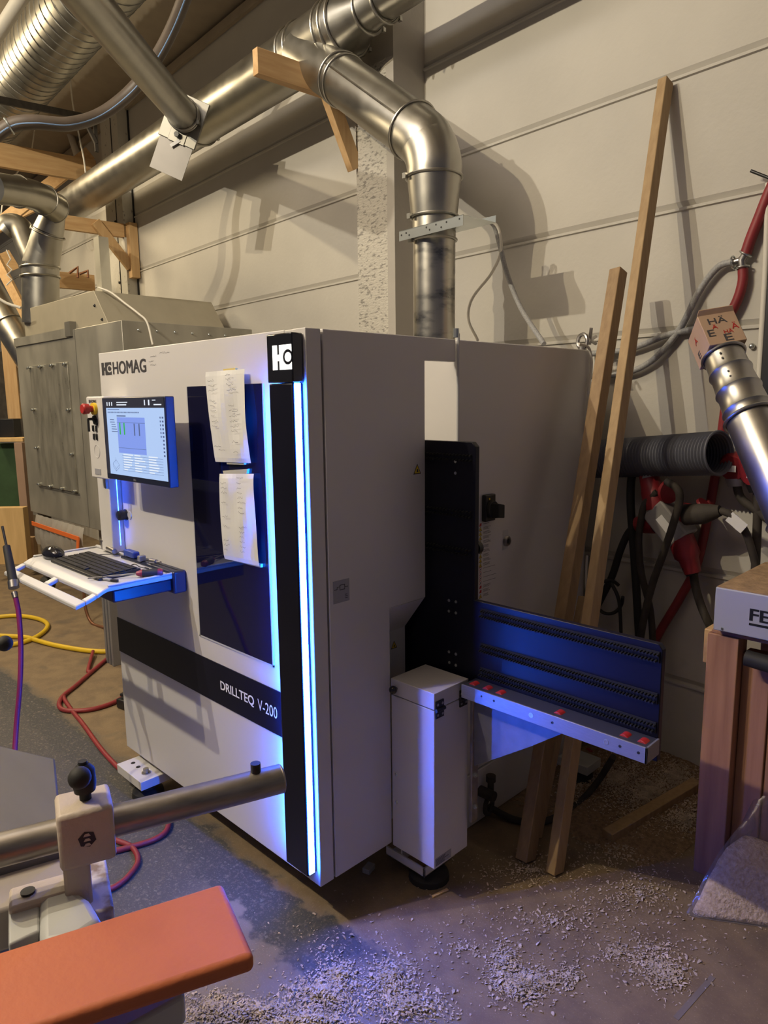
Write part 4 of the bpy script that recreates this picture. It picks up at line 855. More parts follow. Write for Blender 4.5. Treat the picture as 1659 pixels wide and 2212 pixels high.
# bracket on the far column
tb2 = thing('timber_bracket', 'pine wall bracket under the left end of the wall duct beside the grey column', 'bracket', W3(-5.62, 1.75, 2.8))
pl0 = PWX(122, 475, -5.62); pr0 = PWX(295, 500, -5.62)
za2 = pl0.z; 
xb2 = -5.60
q0_ = PWX(122, 461, xb2); q1_ = PWX(122, 492, xb2)
mb = MB(); mb.wbox(xb2-0.05, xb2, q0_.dot(WN), 1.80, q1_.z, q0_.z); mb.build('bracket_arm', M['pine'], tb2, bevel=0.002)
u0 = PWX(297, 485, xb2+0.03); u1 = PWX(305, 603, xb2+0.03)
mb = MB(); mb.wbox(xb2-0.02, xb2+0.085, 1.755, 1.84, u1.z, u0.z); mb.build('bracket_upright', M['pinev'], tb2, bevel=0.002)
s0 = PWX(205, 472, xb2+0.03); s1 = PWX(298, 588, xb2+0.03)
mb = MB(); mb.bar(W3(xb2+0.025, s0.dot(WN), q0_.z-0.03), W3(xb2+0.025, 1.77, s1.z+0.04), 0.05, 0.09, up=WX.cross(WZ)); mb.build('bracket_brace', M['pinev'], tb2, bevel=0.002)
# rack beams in the far left corner
XR = -6.3
def tbeam(pa, pb, wxa, hpx, lab, w=0.06, m='pine', depth=None):
    a, b = PWX(*pa, wxa), PWX(*pb, wxa); mb = MB(); hh = hpx*(a-CAM).dot(CF)/F_
    mb.bar(a, b, w, hh); return tag(mb.build('timber_beam', M[m], bevel=0.003), lab, 'beam')
tbeam((-30, 330), (207, 372), -6.25, 50, 'thick pine beam high up in the far left corner under the plastic pipe')
tbeam((-30, 585), (30, 560), -7.4, 40, 'stubby pine beam end beside the duct fork', m='pine')
tbeam((120, 604), (203, 612), -6.3, 34, 'low pine beam between the duct fork and the steel strip')
def tplank(pa, pb, da, db, w, lab, m='pine', t=0.04):
    a, b = PD(*pa, da), PD(*pb, db); mb = MB(); mb.bar(a, b, t, w, up=(0, 0, 1)); return tag(mb.build('timber_brace', M[m], bevel=0.003), lab, 'brace')
tplank((-20, 500), (195, 330), 7.6, 7.6, 0.13, 'upper diagonal pine brace behind the side duct pipe')
tplank((30, 470), (190, 395), 7.9, 7.9, 0.08, 'second diagonal pine brace lower behind the wall duct end')
tplank((-10, 555), (60, 690), 7.2, 7.2, 0.10, 'diagonal pine brace left of the duct fork stem')
# galvanised upright and steel strip left of the far column
a, b = PD(207, 500, 6.6), PD(218, 640, 6.6)
mb = MB(); mb.box(V(a.x-0.055, a.y-0.004, 2.05), V(a.x+0.055, a.y, 3.25)); mb.box(V(a.x+0.051, a.y, 2.05), V(a.x+0.055, a.y+0.09, 3.25)); tag(mb.build('steel_channel', mat('bright_galvanised', (0.75, 0.74, 0.66), 0.3, 0.35, var=0.1)), 'bright galvanised steel channel standing upright beside the far column', 'channel')
mb = MB(); mb.bar(PD(-20, 212, 5.2), PD(180, 252, 6.3), 0.03, 0.05); mb.bar(PD(178, 250, 6.3), PD(208, 310, 6.4), 0.03, 0.03); mb.bar(PD(205, 270, 6.4), PD(209, 328, 6.4), 0.03, 0.02, up=(1, 0, 0)); tag(mb.build('dusty_rail', M['dustyrubber']), 'dusty steel rail under the spiral duct in the upper left', 'rail')
mb = MB(); mb.tube([PD(128, 215, 8.0), PD(172, 352, 8.0)], 0.04, 10); tag(mb.build('vent_pipe', M['whitecable']), 'short cream pipe stub behind the plastic pipe', 'pipe')
for pts, lab in (([(140, 60), (152, 175), (158, 230), (172, 300), (182, 350), (190, 425)], 'white cable hanging in front of the pine beam'), ([(95, 180), (80, 250), (72, 300), (62, 372)], 'short white cable below the plastic pipe'), ([(52, 340), (42, 365), (25, 390), (8, 430), (0, 480)], 'white cable beside the side duct pipe at the left edge')):
    mb = MB(); mb.tube(smooth_path([PD(*q, 6.75 if pts[0][0] == 140 else 7.9) for q in pts]), 0.008, 8); tag(mb.build('hanging_cable', M['whitecable']), lab, 'cable')
mb = MB(); mb.tube([PD(150, 590, 7.3), PD(168, 577, 7.3), PD(168, 600, 7.3)], 0.014, 8); mb.tube([PD(172, 592, 7.3), PD(190, 585, 7.3), PD(190, 600, 7.3)], 0.014, 8); tag(mb.build('copper_pipe', M['copper']), 'bent copper pipes above the low pine beam', 'pipe')
mb = MB(); cz = [PD(14, 540, 6.0), PD(23, 560, 6.0), PD(15, 572, 6.0), PD(26, 583, 6.0), PD(15, 594, 6.0), PD(26, 604, 6.0), PD(14, 616, 6.0)]; mb.tube(cz, 0.006, 6); tag(mb.build('coiled_cord', M['whitecable']), 'zigzag white cord hanging at the left edge', 'cord')
mb = MB(); mb.tube(smooth_path([PD(-10, 640, 5.8), PD(15, 655, 5.8), PD(45, 665, 5.8)]), 0.012, 8); tag(mb.build('sagging_cable', M['whitecable']), 'white cable sagging toward the hood at the left edge', 'cable')

# ================================================================ GREY METAL ENCLOSURE
EY = 0.95
def E(px, py): return PY(px, py, EY)
ex0, ex1 = E(33, 735).x, E(262, 692).x; ez1 = (E(33, 735).z+E(262, 692).z)/2; ez0 = (E(74, 1102).z+E(207, 1149).z)/2
ey1 = 2.02
en = thing('metal_enclosure', 'large grey galvanised sheet metal enclosure with sloped hood left of the drilling machine', 'enclosure', V((ex0+ex1)/2, 1.5, 0))
mb = MB(); mb.box((ex0, EY, ez0), (ex1, ey1, ez1)); mb.build('sheet_body', M['galv_dull'], en, bevel=0.004)
hx0, hx1, hx2 = E(47, 725).x, E(193, 622).x, E(225, 695).x; hz = (E(193, 622).z+E(45, 672).z)/2
mb = MB(); mb.prism([(hx0, EY+0.03, ez1), (hx2, EY+0.03, ez1), (hx1, EY+0.03, hz), (hx0, EY+0.03, hz)], (0, 0.98, 0)); mb.build('hood', mat('painted_hood_sheet', (0.44, 0.40, 0.31), 0.55, 0.35, var=0.08), en, bevel=0.003)
mb = MB()
for px, py in ((205, 660), (221, 690)): p = PY(px, py, EY+0.03); mb.ball(p, 0.012)
mb.build('hood_bolt', M['black'], en)
mb = MB(); mb.box((ex0-0.004, EY-0.012, ez1-0.055), (E(150, 708).x, EY, ez1+0.015)); mb.build('edge_angle', M['galv_dull'], en)
p = E(150, 712); mb = MB(); mb.box((p.x-0.04, EY-0.02, ez1-0.05), (p.x+0.06, EY+0.03, ez1+0.06)); mb.build('corner_cleat', M['galv_dark'], en)
dx0, dx1, dz0, dz1 = (E(66, 790).x+E(88, 1040).x)/2, (E(150, 785).x+E(168, 1063).x)/2, E(110, 1052).z, E(110, 786).z
mb = MB(); mb.box((dx0, EY-0.012, dz0), (dx1, EY, dz1)); dp = mb.build('cover_plate', mat('scratched_zinc_plate', (0.47, 0.45, 0.38), 0.34, 0.6, var=0.4, scale=9, stretch=(1.5, 1, 0.45), rvar=0.2), en, bevel=0.002)
W_d = dx1-dx0
for u, v in ((0.01, 0.985), (0.33, 0.985), (0.64, 0.985), (0.97, 0.985), (0.03, 0.64), (0.97, 0.64), (0.03, 0.32), (0.97, 0.30), (0.01, 0.01), (0.33, 0.01), (0.64, 0.01), (0.97, 0.01)):
    q = V(dx0+W_d*u, EY-0.012, dz0+(dz1-dz0)*v); mb = MB(); mb.obox(q+V(0, -0.012, 0), (1, 0, 0.2), (0, 1, 0), (-0.2, 0, 1), 0.032, 0.006, 0.006); mb.cyl(q, q+V(0, -0.02, 0), 0.010, seg=8); mb.build('wing_nut', M['zinc'], dp)
mb = MB()
for x in (E(175, 900).x, ): mb.box((x, EY-0.002, ez0), (x+0.006, EY, ez1))
mb.box((dx0-0.04, EY-0.006, dz0-0.02), (dx1+0.02, EY, dz0-0.005)); mb.build('seam', M['galv_dark'], en)
for k in range(7): mb = MB(); mb.ball((ex1+0.001, EY+0.12+0.14*k, ez1-0.06), 0.010); mb.build('side_rivet', M['zinc'], en)
lx = E(80, 1115).x
for x, y in ((lx, EY+0.02), (ex1-0.1, EY+0.02), (lx, ey1-0.1), (ex1-0.1, ey1-0.1)):
    mb = MB(); mb.box((x-0.045, y, 0.14 if x == lx else 0.0), (x+0.045, y+0.09, ez0+0.02)); mb.build('leg', M['galv_dark'], en, bevel=0.004)
mb = MB(); mb.box((E(190, 1200).x, EY+0.10, 0.02), (ex1-0.02, ey1-0.05, ez0)); mb.build('base_cabinet', M['galv_dull'], en, bevel=0.004)
cw = PZ(66, 1268, 0.07); mb = MB(); mb.cyl(V(lx-0.03, EY+0.02, 0.07), V(lx+0.03, EY+0.06, 0.07), 0.07, seg=20); mb.build('caster', M['rubber'], en)
# plastic bag strapped below the enclosure
bgx0, bgx1 = PY(78, 1110, EY-0.02).x, PY(182, 1150, EY-0.02).x; bz = ez0-0.005
bt = thing('collection_bag', 'crumpled clear plastic bag strapped under the grey metal enclosure', 'bag', V((bgx0+bgx1)/2, EY-0.02, bz-0.3))
vs = []; nu, nv = 30, 8
for j in range(nv+1):
    for i in range(nu+1):
        u, v = i/nu, j/nv; vs.append(V(bgx0+(bgx1-bgx0)*u, EY-0.02-0.03*math.sin(math.pi*v)+0.018*math.sin(i*1.9+j*0.4)*(0.3+v), bz-(0.26+0.05*math.sin(u*5))*v))
mb = MB(); mb.add(vs, [(j*(nu+1)+i, j*(nu+1)+i+1, (j+1)*(nu+1)+i+1, (j+1)*(nu+1)+i) for j in range(nv) for i in range(nu)]); mb.build('bag_film', mat('milky_film', (0.48, 0.45, 0.40), 0.3, var=0.2, alpha=0.75), bt)
mb = MB(); mb.bar(V(bgx0+0.01, EY-0.065, bz-0.075), V(bgx1, EY-0.065, bz-0.085), 0.008, 0.035); mb.bar(V(bgx1-0.02, EY-0.065, bz-0.09), V(bgx1-0.07, EY-0.07, bz-0.30), 0.006, 0.045, up=(1, 0, 0)); mb.build('strap', M['orange_strap'], bt)
# cable over the hood
mb = MB(); mb.tube(smooth_path([PD(213, 621, 5.2), PD(240, 632, 5.1), PD(270, 655, 5.0), PD(300, 678, 4.9), PD(318, 697, 4.85), PD(330, 745, 4.8)]), 0.007, 8); tag(mb.build('hood_cable', M['whitecable']), 'pale cable lying over the sloped hood of the enclosure', 'cable')
# aluminium profile post beside the machine
q = Z0 = PZ(250, 1432, 0.0); mb = MB()
for dx in (-0.045, 0.0, 0.045): mb.box((q.x+dx-0.014, q.y-0.04, 0), (q.x+dx+0.014, q.y+0.04, 0.66))
mb.box((q.x-0.05, q.y-0.03, 0), (q.x+0.05, q.y+0.03, 0.66)); tag(mb.build('profile_post', M['alu'], bevel=0.003), 'slotted aluminium profile post standing on the floor below the tray', 'post')

# ================================================================ FAR LEFT BACKGROUND
def bgbox(name, pxs, d, t, m, lab, cat, bev=0.003):
    x0_, y0_, x1_, y1_ = pxs; a, b = PD(x0_, y1_, d), PD(x1_, y0_, d); c = (a+b)/2; r = CR.copy(); r.z = 0; r.normalize(); f = V(-r.y, r.x, 0)
    mb = MB(); mb.obox(c+f*t/2, r, f, WZ, abs((b-a).dot(r))/2, t/2, abs(b.z-a.z)/2); return tag(mb.build(name, M[m], bevel=bev), lab, cat)
bgbox('leaning_board', (8, 680, 20, 905), 7.3, 0.03, 'pinev', 'left one of two narrow pine boards standing at the far left', 'board')
bgbox('leaning_board', (22, 690, 34, 905), 7.3, 0.03, 'pinev', 'right one of two narrow pine boards standing next to the enclosure', 'board')
bgbox('black_crate', (-15, 905, 30, 945), 7.3, 0.15, 'black', 'black crate standing on the pale shelf at the left edge', 'crate')
bgbox('shelf_board', (-20, 946, 49, 955), 7.15, 0.25, 'plybox', 'pale shelf board at the left edge beside the enclosure', 'shelf')
bgbox('green_machine', (-20, 958, 42, 1100), 7.35, 0.2, 'green', 'dark green machine body under the pale shelf', 'machine')
bgbox('upright_board', (43, 955, 57, 1215), 7.2, 0.10, 'pinkboard', 'pinkish upright board supporting the pale shelf', 'board')
bgbox('wooden_box', (-20, 1095, 54, 1222), 6.95, 0.10, 'plybox', 'pale plywood box on the floor at the left edge', 'box')
bgbox('cardboard_box', (56, 1160, 74, 1222), 7.2, 0.08, 'card', 'small cardboard box between the plywood box and the enclosure leg', 'box')
bgbox('dark_cabinet', (-30, 760, 60, 950), 9.0, 0.4, 'dustyrubber', 'dark cabinet behind the pine boards at the far left', 'cabinet')
bgbox('round_meter', (34, 850, 46, 890), 8.9, 0.09, 'cee_grey', 'round grey meter beside the far end of the enclosure', 'meter', 0.02)

# ================================================================ FLOOR HOSES
def hose(name, pts, r, m, lab, cat='hose', z=None):
    mb = MB(); mb.tube(smooth_path([PZ(p[0], p[1], (p[2] if len(p) > 2 else 0)+r) for p in pts], 6), r, 10); return tag(mb.build(name, M[m]), lab, cat)
hose('yellow_hose', [(-40, 1402), (40, 1390), (85, 1372), (103, 1350), (80, 1336), (30, 1330), (-30, 1336)], 0.017, 'yellowhose', 'yellow hose loop on the floor at the left edge')
hose('yellow_hose', [(-30, 1372), (50, 1376), (75, 1382), (120, 1394), (185, 1405), (232, 1407), (236, 1398), (240, 1392)], 0.017, 'yellowhose', 'yellow hose running along the floor to the aluminium post')
hose('red_hose', [(240, 1416), (205, 1445), (165, 1480), (135, 1505), (128, 1525), (145, 1535), (195, 1533), (240, 1520), (268, 1505)], 0.013, 'redhose', 'red air hose doubling back to the machine corner in a loop')
hose('red_hose', [(201, 1407, 0.02), (190, 1448), (195, 1452), (160, 1485), (138, 1503), (152, 1530), (180, 1565), (220, 1620), (270, 1672), (325, 1715), (358, 1755), (362, 1790), (330, 1815), (250, 1838), (200, 1850)], 0.0115, 'redhose', 'long red air hose trailing past the front foot of the machine')
hose('red_hose', [(250, 1815), (285, 1830), (298, 1860), (275, 1895), (240, 1920), (200, 1930)], 0.0105, 'redhose', 'red hose bend on the floor behind the orange planer guard')
hose('brown_strap', [(172, 1215, 0.45), (180, 1260, 0.3), (184, 1310, 0.12), (198, 1345), (226, 1356)], 0.012, 'copper', 'brown strap hanging to the floor under the tray', 'strap')
p = PZ(264, 1533, 0.0); mb = MB(); mb.bar(p+V(-0.05, 0.02, 0.03), p+V(0.12, 0.06, 0.03), 0.07, 0.055); mb.bar(p+V(-0.04, 0.02, 0.075), p+V(0.10, 0.06, 0.085), 0.03, 0.02); tag(mb.build('black_clamp', M['black'], bevel=0.006), 'small black clamp on the floor at the left machine corner', 'clamp')

# ================================================================ BATTENS, RIGHT WALL EQUIPMENT
def batten(foot, top, w, t, m, lab, face=(0, 0, 0)):
    a, b = Vector(foot), Vector(top); mb = MB(); d = (b-a).normalized(); acr = d.cross(WN).normalized(); mb.bar(a, b, w, t, up=WN)
    for v in mb.v: v.z = max(v.z, 0.0)
    return tag(mb.build('wooden_batten', M[m], bevel=0.003), lab, 'batten')
fl_ = PZ(1198, 1886, 0.0); tpl = PW(1438, 176, WD-0.035)
batten(fl_, tpl, 0.040, 0.060, 'oak', 'longest wooden batten leaning against the wall beside the cabinet')
fs_ = PZ(1135, 1858, 0.0)
Lf = fs_; td = PW(1336, 585, 1.62)
batten(Lf, td, 0.052, 0.060, 'walnut', 'shorter broad wooden batten leaning left of the longest batten')
f3_ = PZ(1157, 1810, 0.0); batten(f3_, PW(1262, 1290, 1.35), 0.035, 0.04, 'walnut', 'short dark batten standing behind the broad batten under the table arm')
a, b = PZ(1312, 1806, 0.022), PZ(1506, 1692, 0.060); mb = MB(); mb.bar(a, b, 0.05, 0.038); tag(mb.build('wooden_batten', M['oak'], bevel=0.003), 'loose dusty batten lying flat on the floor near the table leg', 'batten')
def wt(name, pts, r, m, lab, cat, n=WD-0.03, seg=10):
    mb = MB(); mb.tube(smooth_path([PW(p[0], p[1], p[2] if len(p) > 2 else n) for p in pts], 6), r, seg); return tag(mb.build(name, M[m]), lab, cat)
wt('white_cable', [(1046, 472, 1.45), (1075, 490, 1.5), (1082, 540, 1.55), (1062, 590, 1.6), (1020, 645, 1.6), (1012, 690, 1.6), (1032, 735, 1.55)], 0.007, 'whitecable', 'thin white cable curling from the pipe bracket to the cabinet top', 'cable')
wt('grey_air_hose', [(1050, 474, 1.45), (1068, 488, 1.5), (1080, 530, 1.55), (1095, 590, 1.58), (1125, 665, 1.58), (1175, 743, 1.50)], 0.012, 'greyhose', 'grey air hose running from the pipe bracket down behind the cabinet', 'hose')
wt('grey_air_hose', [(1582, 566), (1550, 578), (1510, 630), (1475, 700), (1440, 748), (1400, 785), (1350, 806), (1275, 813)], 0.014, 'greyhose', 'grey braided hose sagging from the upper hose connector to the cabinet', 'hose')
wt('grey_air_hose', [(1540, 704), (1500, 711), (1440, 724), (1380, 748), (1340, 758), (1275, 764)], 0.014, 'greyhose', 'grey braided hose running from the lower hose connector to the cabinet', 'hose')
wt('red_air_hose', [(1700, 330), (1662, 415), (1640, 470), (1622, 515), (1611, 548)], 0.022, 'redhose', 'red air hose entering at the right edge above the upper connector', 'hose')
wt('red_air_hose', [(1605, 580), (1604, 610), (1592, 650), (1570, 690)], 0.020, 'redhose', 'short red air hose between the two hose connectors', 'hose')
wt('red_air_hose', [(1578, 800), (1568, 870), (1556, 960), (1543, 1040), (1530, 1110), (1505, 1220), (1470, 1290), (1420, 1375), (1390, 1450)], 0.019, 'redhose', 'long red air hose slanting down behind the grey flex hose', 'hose')
for pts, lab in ((((1613, 545), (1602, 562), (1604, 582), (1580, 568)), 'upper brass hose connector joining red and grey hoses'), (((1570, 690), (1560, 700), (1548, 712), (1535, 704)), 'lower brass hose connector above the printed carton')):
    q = [PW(*p_, WD-0.03) for p_ in pts]; hc = thing('hose_connector', lab, 'connector', q[1]); mb = MB(); mb.tube([q[0], q[1], q[2]], 0.016, 10); mb.tube([q[1], q[3]], 0.014, 10); mb.build('fitting', M['steel'], hc)
    for p_, nx in ((q[0], q[1]), (q[2], q[1]), (q[3], q[1])): mb = MB(); mb.torus(p_*0.8+nx*0.2, p_-nx, 0.024, 0.004); mb.build('hose_clamp', M['zinc'], hc)
wt('conduit_pipe', [(1660, 395), (1655, 560), (1646, 720), (1639, 850)], 0.012, 'whitecable', 'white conduit pipe at the right edge of the wall', 'conduit')
a = PW(1657, 450, WD-0.05); mb = MB(); mb.wbox(PW(1648, 800, WD-0.05).dot(WX), PW(1648, 800, WD-0.05).dot(WX)+0.09, WD-0.07, WD-0.002, 1.60, 2.28); tag(mb.build('black_rail', M['black'], bevel=0.003), 'black upright rail at the right edge beside the white conduit', 'rail')
wt('black_wire', [(1622, 369, WD-0.06), (1665, 386, WD-0.06)], 0.006, 'black', 'black wire end poking out of the wall at the right edge', 'wire')
p = PW(1624, 748, WD-0.01); mb = MB(); mb.ball(p, 0.012); tag(mb.build('wall_hook', M['zinc']), 'small metal hook on the conduit at the right edge', 'hook')

# flexible grey hose on the wall
ft = thing('flex_hose', 'dark grey corrugated flexible hose with open end hanging on the wall', 'hose', PW(1440, 1025, 1.72))
fa, fb, fc = PW(1285, 992, 1.70), PW(1420, 985, 1.68), PW(1553, 979, 1.62)
path = smooth_path([fa, fb, fc], 60); rr = [0.085+0.0035*(1 if i % 3 == 0 else -1) for i in range(len(path))]
mb = MB(); mb.tube(path, rr, 28, caps=False); ax_ = (path[-1]-path[-2]).normalized(); mb.torus(path[-1], ax_, 0.086, 0.005, 32); mb.tube(path, [r_-0.005 for r_ in rr], 28, caps=False); mb.build('hose_wall', M['flex'], ft)
# red three way power distributor and plugs
dt = thing('power_distributor', 'red and grey three way power connector block hanging on the wall cables', 'connector', PW(1450, 1180, 1.72))
NP = 1.70
def PP(px, py, n=NP): return PW(px, py, n)
mb = MB(); a, b = PP(1420, 1095), PP(1475, 1165); mb.bar(a, b, 0.115, 0.11, up=WN); mb.build('block', M['cee_grey'], dt, bevel=0.008)
c_ = (a+b)/2; mb = MB(); q = PP(1437, 1135, NP-0.058); mb.obox(q, (b-a).cross(WN), (b-a), WN, 0.018, 0.045, 0.001); mb.build('type_label', M['lettering_white'], dt)
def plug(path, rs, m, name, lab=None, bands=True):
    mb = MB(); mb.tube(path, rs, 18); return mb.build(name, M[m], dt, label=lab)
plug([PP(1400, 1022), PP(1408, 1052), PP(1412, 1060), PP(1420, 1098)], [0.040, 0.046, 0.054, 0.056], 'cee_red', 'plug', 'upper red plug')
plug([PP(1403, 1012), PP(1407, 1030)], [0.036, 0.046], 'cee_grey', 'plug_collar')
plug([PP(1470, 1160), PP(1485, 1200), PP(1488, 1208), PP(1497, 1238)], [0.054, 0.054, 0.042, 0.034], 'cee_red', 'plug', 'lower red plug')
plug([PP(1490, 1222), PP(1499, 1240)], [0.036, 0.032], 'black', 'plug_collar')
plug([PP(1415, 1128), PP(1392, 1131), PP(1376, 1133)], [0.050, 0.044, 0.034], 'cee_red', 'plug', 'left red plug')
plug([PP(1468, 1108), PP(1490, 1110)], [0.048, 0.044], 'cee_red', 'plug', 'right red socket')
mb = MB(); mb.tube([PP(1480, 1112, 1.66), PP(1520, 1110, 1.66), PP(1540, 1106, 1.66), PP(1556, 1103, 1.66)], [0.044, 0.042, 0.032, 0.022], 18); mb.build('plug', M['dustyrubber'], dt, label='dusty grey plug on the right')
mb = MB(); mb.lathe(PP(1442, 1062, NP-0.02), WX-WN*0.4, [(0, 0.052), (0.014, 0.050)], 18); mb.build('socket_flap', M['cee_red'], dt)
mb = MB(); mb.lathe(PP(1518, 1092, NP), WX+WZ, [(0, 0.034), (0.012, 0.032)], 18); mb.build('socket_flap', M['cee_red'], dt)
def cable(pts, r, m, lab, n=1.72, cat='cable'): return wt('power_cable', pts, r, m, lab, cat, n)
cable([(1399, 1010), (1382, 1006), (1366, 1025), (1362, 1075), (1366, 1150), (1372, 1230), (1378, 1330), (1384, 1440)], 0.018, 'rubber', 'black cable hanging from the upper red plug over the flex hose')
cable([(1374, 1134), (1355, 1155), (1338, 1195), (1322, 1245), (1295, 1300), (1270, 1350)], 0.017, 'rubber', 'black cable slanting left from the left red plug')
cable([(1420, 1062, 1.66), (1395, 1085, 1.66), (1385, 1120, 1.64), (1380, 1170, 1.64), (1386, 1240, 1.66), (1405, 1320, 1.68), (1412, 1420, 1.70)], 0.015, 'dustyrubber', 'grey cable looping behind the connector block', 1.66)
cable([(1440, 1040, 1.62), (1462, 1055, 1.60), (1468, 1080, 1.60), (1455, 1130, 1.60), (1435, 1190, 1.60), (1410, 1260, 1.62), (1390, 1340, 1.64), (1375, 1440, 1.66)], 0.016, 'dustyrubber', 'grey cable crossing in front of the connector block')
cable([(1498, 1240), (1503, 1270), (1515, 1310), (1535, 1355), (1560, 1400)], 0.018, 'dustyrubber', 'grey cable from the lower red plug to the timber stand')
cable([(1556, 1103, 1.66), (1578, 1112, 1.66), (1605, 1140, 1.68), (1620, 1175, 1.70), (1632, 1220), (1640, 1260)], 0.015, 'dustyrubber', 'grey cable with white tag bending right from the dusty plug')
mb = MB(); a, b = PW(1575, 1115, 1.65), PW(1608, 1143, 1.65); mb.bar(a, b, 0.004, 0.045, up=WZ); tag(mb.build('cable_tag', M['paper']), 'white paper tag wrapped on the grey cable', 'tag')
mb = MB(); a, b = PW(1375, 1010, 1.68), PW(1400, 1010, 1.68); mb.bar(a, b, 0.004, 0.03, up=WZ); tag(mb.build('cable_tag', M['paper']), 'white tag on the black cable under the flex hose', 'tag')
mb = MB(); lp = [PW(1315+32*math.cos(t*math.pi/8)*0.95, 1290+36*math.sin(t*math.pi/8), 1.66+0.03*math.sin(t)) for t in range(15)]; mb.tube(smooth_path(lp, 3), 0.008, 8); tag(mb.build('cable_loop', M['rubber']), 'thin black cable tied into a round loop beside the battens', 'cable')
cable([(1318, 1255, 1.66), (1335, 1290, 1.66), (1340, 1330, 1.66), (1342, 1400, 1.66)], 0.008, 'rubber', 'thin black cable hanging below the cable loop')
mb = MB(); mb.tube(smooth_path([PX(1250, 748, 0.004)+V(0, 0, 0.01), PX(1272, 752, 0.010), PX(1278, 790, 0.012), PX(1271, 840, 0.012), PX(1268, 900, 0.012), PX(1266, 960, 0.012)], 6), 0.006, 8); tag(mb.build('cabinet_cable', M['whitecable']), 'white cable draped over the rear corner of the white cabinet', 'cable')
wt('white_cable', [(1268, 1200, 1.62), (1266, 1260, 1.62), (1272, 1320, 1.62), (1280, 1400, 1.62)], 0.006, 'whitecable', 'white cable hanging between the battens and the black cables', 'cable')
# wall sockets with red plugs
pb = PW(1610, 965, WD-0.002); wx_ = pb.dot(WX)
sk = thing('wall_socket', 'pair of red wall sockets with plugged in cables at the right edge', 'socket', W3(wx_, WD-0.002, 1.25))
mb = MB(); mb.wbox(PW(1590, 960, WD-0.05).dot(WX)-0.02, PW(1590, 960, WD-0.05).dot(WX)+0.20, WD-0.09, WD-0.002, PW(1590, 985, WD-0.05).z, PW(1590, 915, WD-0.05).z); mb.build('socket_box', M['cee_grey'], sk, bevel=0.015)
for (px, py), m2, cpts in (((1586, 1005), 'cee_grey', ((1590, 1040), (1600, 1075), (1630, 1100), (1670, 1130))), ((1632, 1018), 'black', ((1636, 1052), (1637, 1090), (1634, 1180), (1630, 1260)))):
    q = PW(px, py, 1.72); mb = MB(); mb.lathe(q+WN*0.02, -WN-WZ*0.25, [(0, 0.058), (0.03, 0.060), (0.045, 0.050)], 22); fp = mb.build('socket_cover', M['cee_red'], sk)
    mb = MB(); mb.obox(q-WN*0.030-WZ*0.012, WX, WN, WZ, 0.020, 0.001, 0.013); mb.build('socket_label', M['lettering_white'], fp)
    mb = MB(); mb.tube([q+WZ*0.03+WN*0.05, q-WZ*0.03+WN*0.03], [0.055, 0.050], 18); mb.build('socket_body', M['cee_red'], sk)
    mb = MB(); mb.tube([PW(px+3, py+28, 1.74), PW(px+4, py+45, 1.74)], [0.040, 0.030], 14); mb.build('plug_collar', M[m2], sk)
    mb = MB(); mb.tube(smooth_path([PW(*c_, 1.74) for c_ in cpts]), 0.017, 10); mb.build('plug_cable', M['dustyrubber'], sk)

# galvanised duct with printed carton on its end
r0, r1 = PD(1562, 768, 2.35), PD(1690, 1060, 2.10)
rdx = (r1-r0).normalized()
rd = thing('ribbed_duct', 'ribbed galvanised duct pipe standing slanted at the right edge', 'duct', r1)
Ld = (r1-r0).length*1.5
mb = MB(); prof = [(0, 0.062), (0.012, 0.062)]
for k in range(3): t0 = 0.02+0.075*k; prof += [(t0+0.04, 0.0635+0.003*k), (t0+0.055, 0.0685+0.003*k), (t0+0.066, 0.0635+0.003*k)]
prof += [(0.255, 0.072), (0.30, 0.0725), (Ld, 0.0735)]
mb.lathe(r0, rdx, prof, 40); mb.build('duct_pipe', M['galv'], rd)
for t, R in ((0.004, 0.067), (0.258, 0.078), (Ld*0.80, 0.077)): ring(rd, r0+rdx*t, rdx, R, r=0.005)
fr_ = (CAM-r0); fr_ = (fr_-rdx*fr_.dot(rdx)).normalized(); sd_ = rdx.cross(fr_)
mb = MB(); 
for t in (0.03, 0.05, 0.105, 0.125, 0.185, 0.205): q = r0+rdx*t+fr_*0.064+sd_*0.004; mb.cyl(q, q+fr_*0.003, 0.0035, seg=8)
mb.build('rivet_hole', M['black'], rd)
cb = thing('printed_carton', 'open brown carton with red and black printed letters stuck on the ribbed duct end', 'carton', r0)
co = r0-rdx*0.066
cbx = MB(); cxv = (sd_*0.88+fr_*0.47).normalized(); cyv = (fr_*0.88-sd_*0.47).normalized()
cbx.obox(co, cyv, cxv, rdx, 0.062, 0.060, 0.064); cbo = cbx.build('carton_body', M['cardp'], cb, bevel=0.002)
# printed letters on its two visible faces
def on_face(nrm, up, items):
    nrm, up = nrm.normalized(), up.normalized(); rt = up.cross(nrm).normalized()
    hw = 0.062 if abs(nrm.dot(cyv)) < 0.5 else 0.060
    hn = 0.060 if abs(nrm.dot(cxv)) > 0.5 else 0.062
    for s_, u, v, w_l, h_l, mm in items: text('printed_letter', s_, co+nrm*(hn+0.0004)+rt*u+up*v, rt, up, w_l, h_l, M[mm], cbo, bold=0.01)
facev = sorted([cxv, -cxv, cyv, -cyv], key=lambda n: -n.dot(CAM-co))
on_face(facev[0], -rdx, [('HÄ', -0.035, 0.020, 0.060, 0.030, 'logo_grey'), ('Ä', 0.030, -0.012, 0.022, 0.028, 'red'), ('E', -0.050, -0.030, 0.022, 0.028, 'logo_grey'), ('E', -0.005, -0.056, 0.026, 0.028, 'logo_grey'), ('Ä', -0.030, 0.000, 0.018, 0.018, 'red'), ('HÄ', 0.000, -0.026, 0.030, 0.018, 'red')])
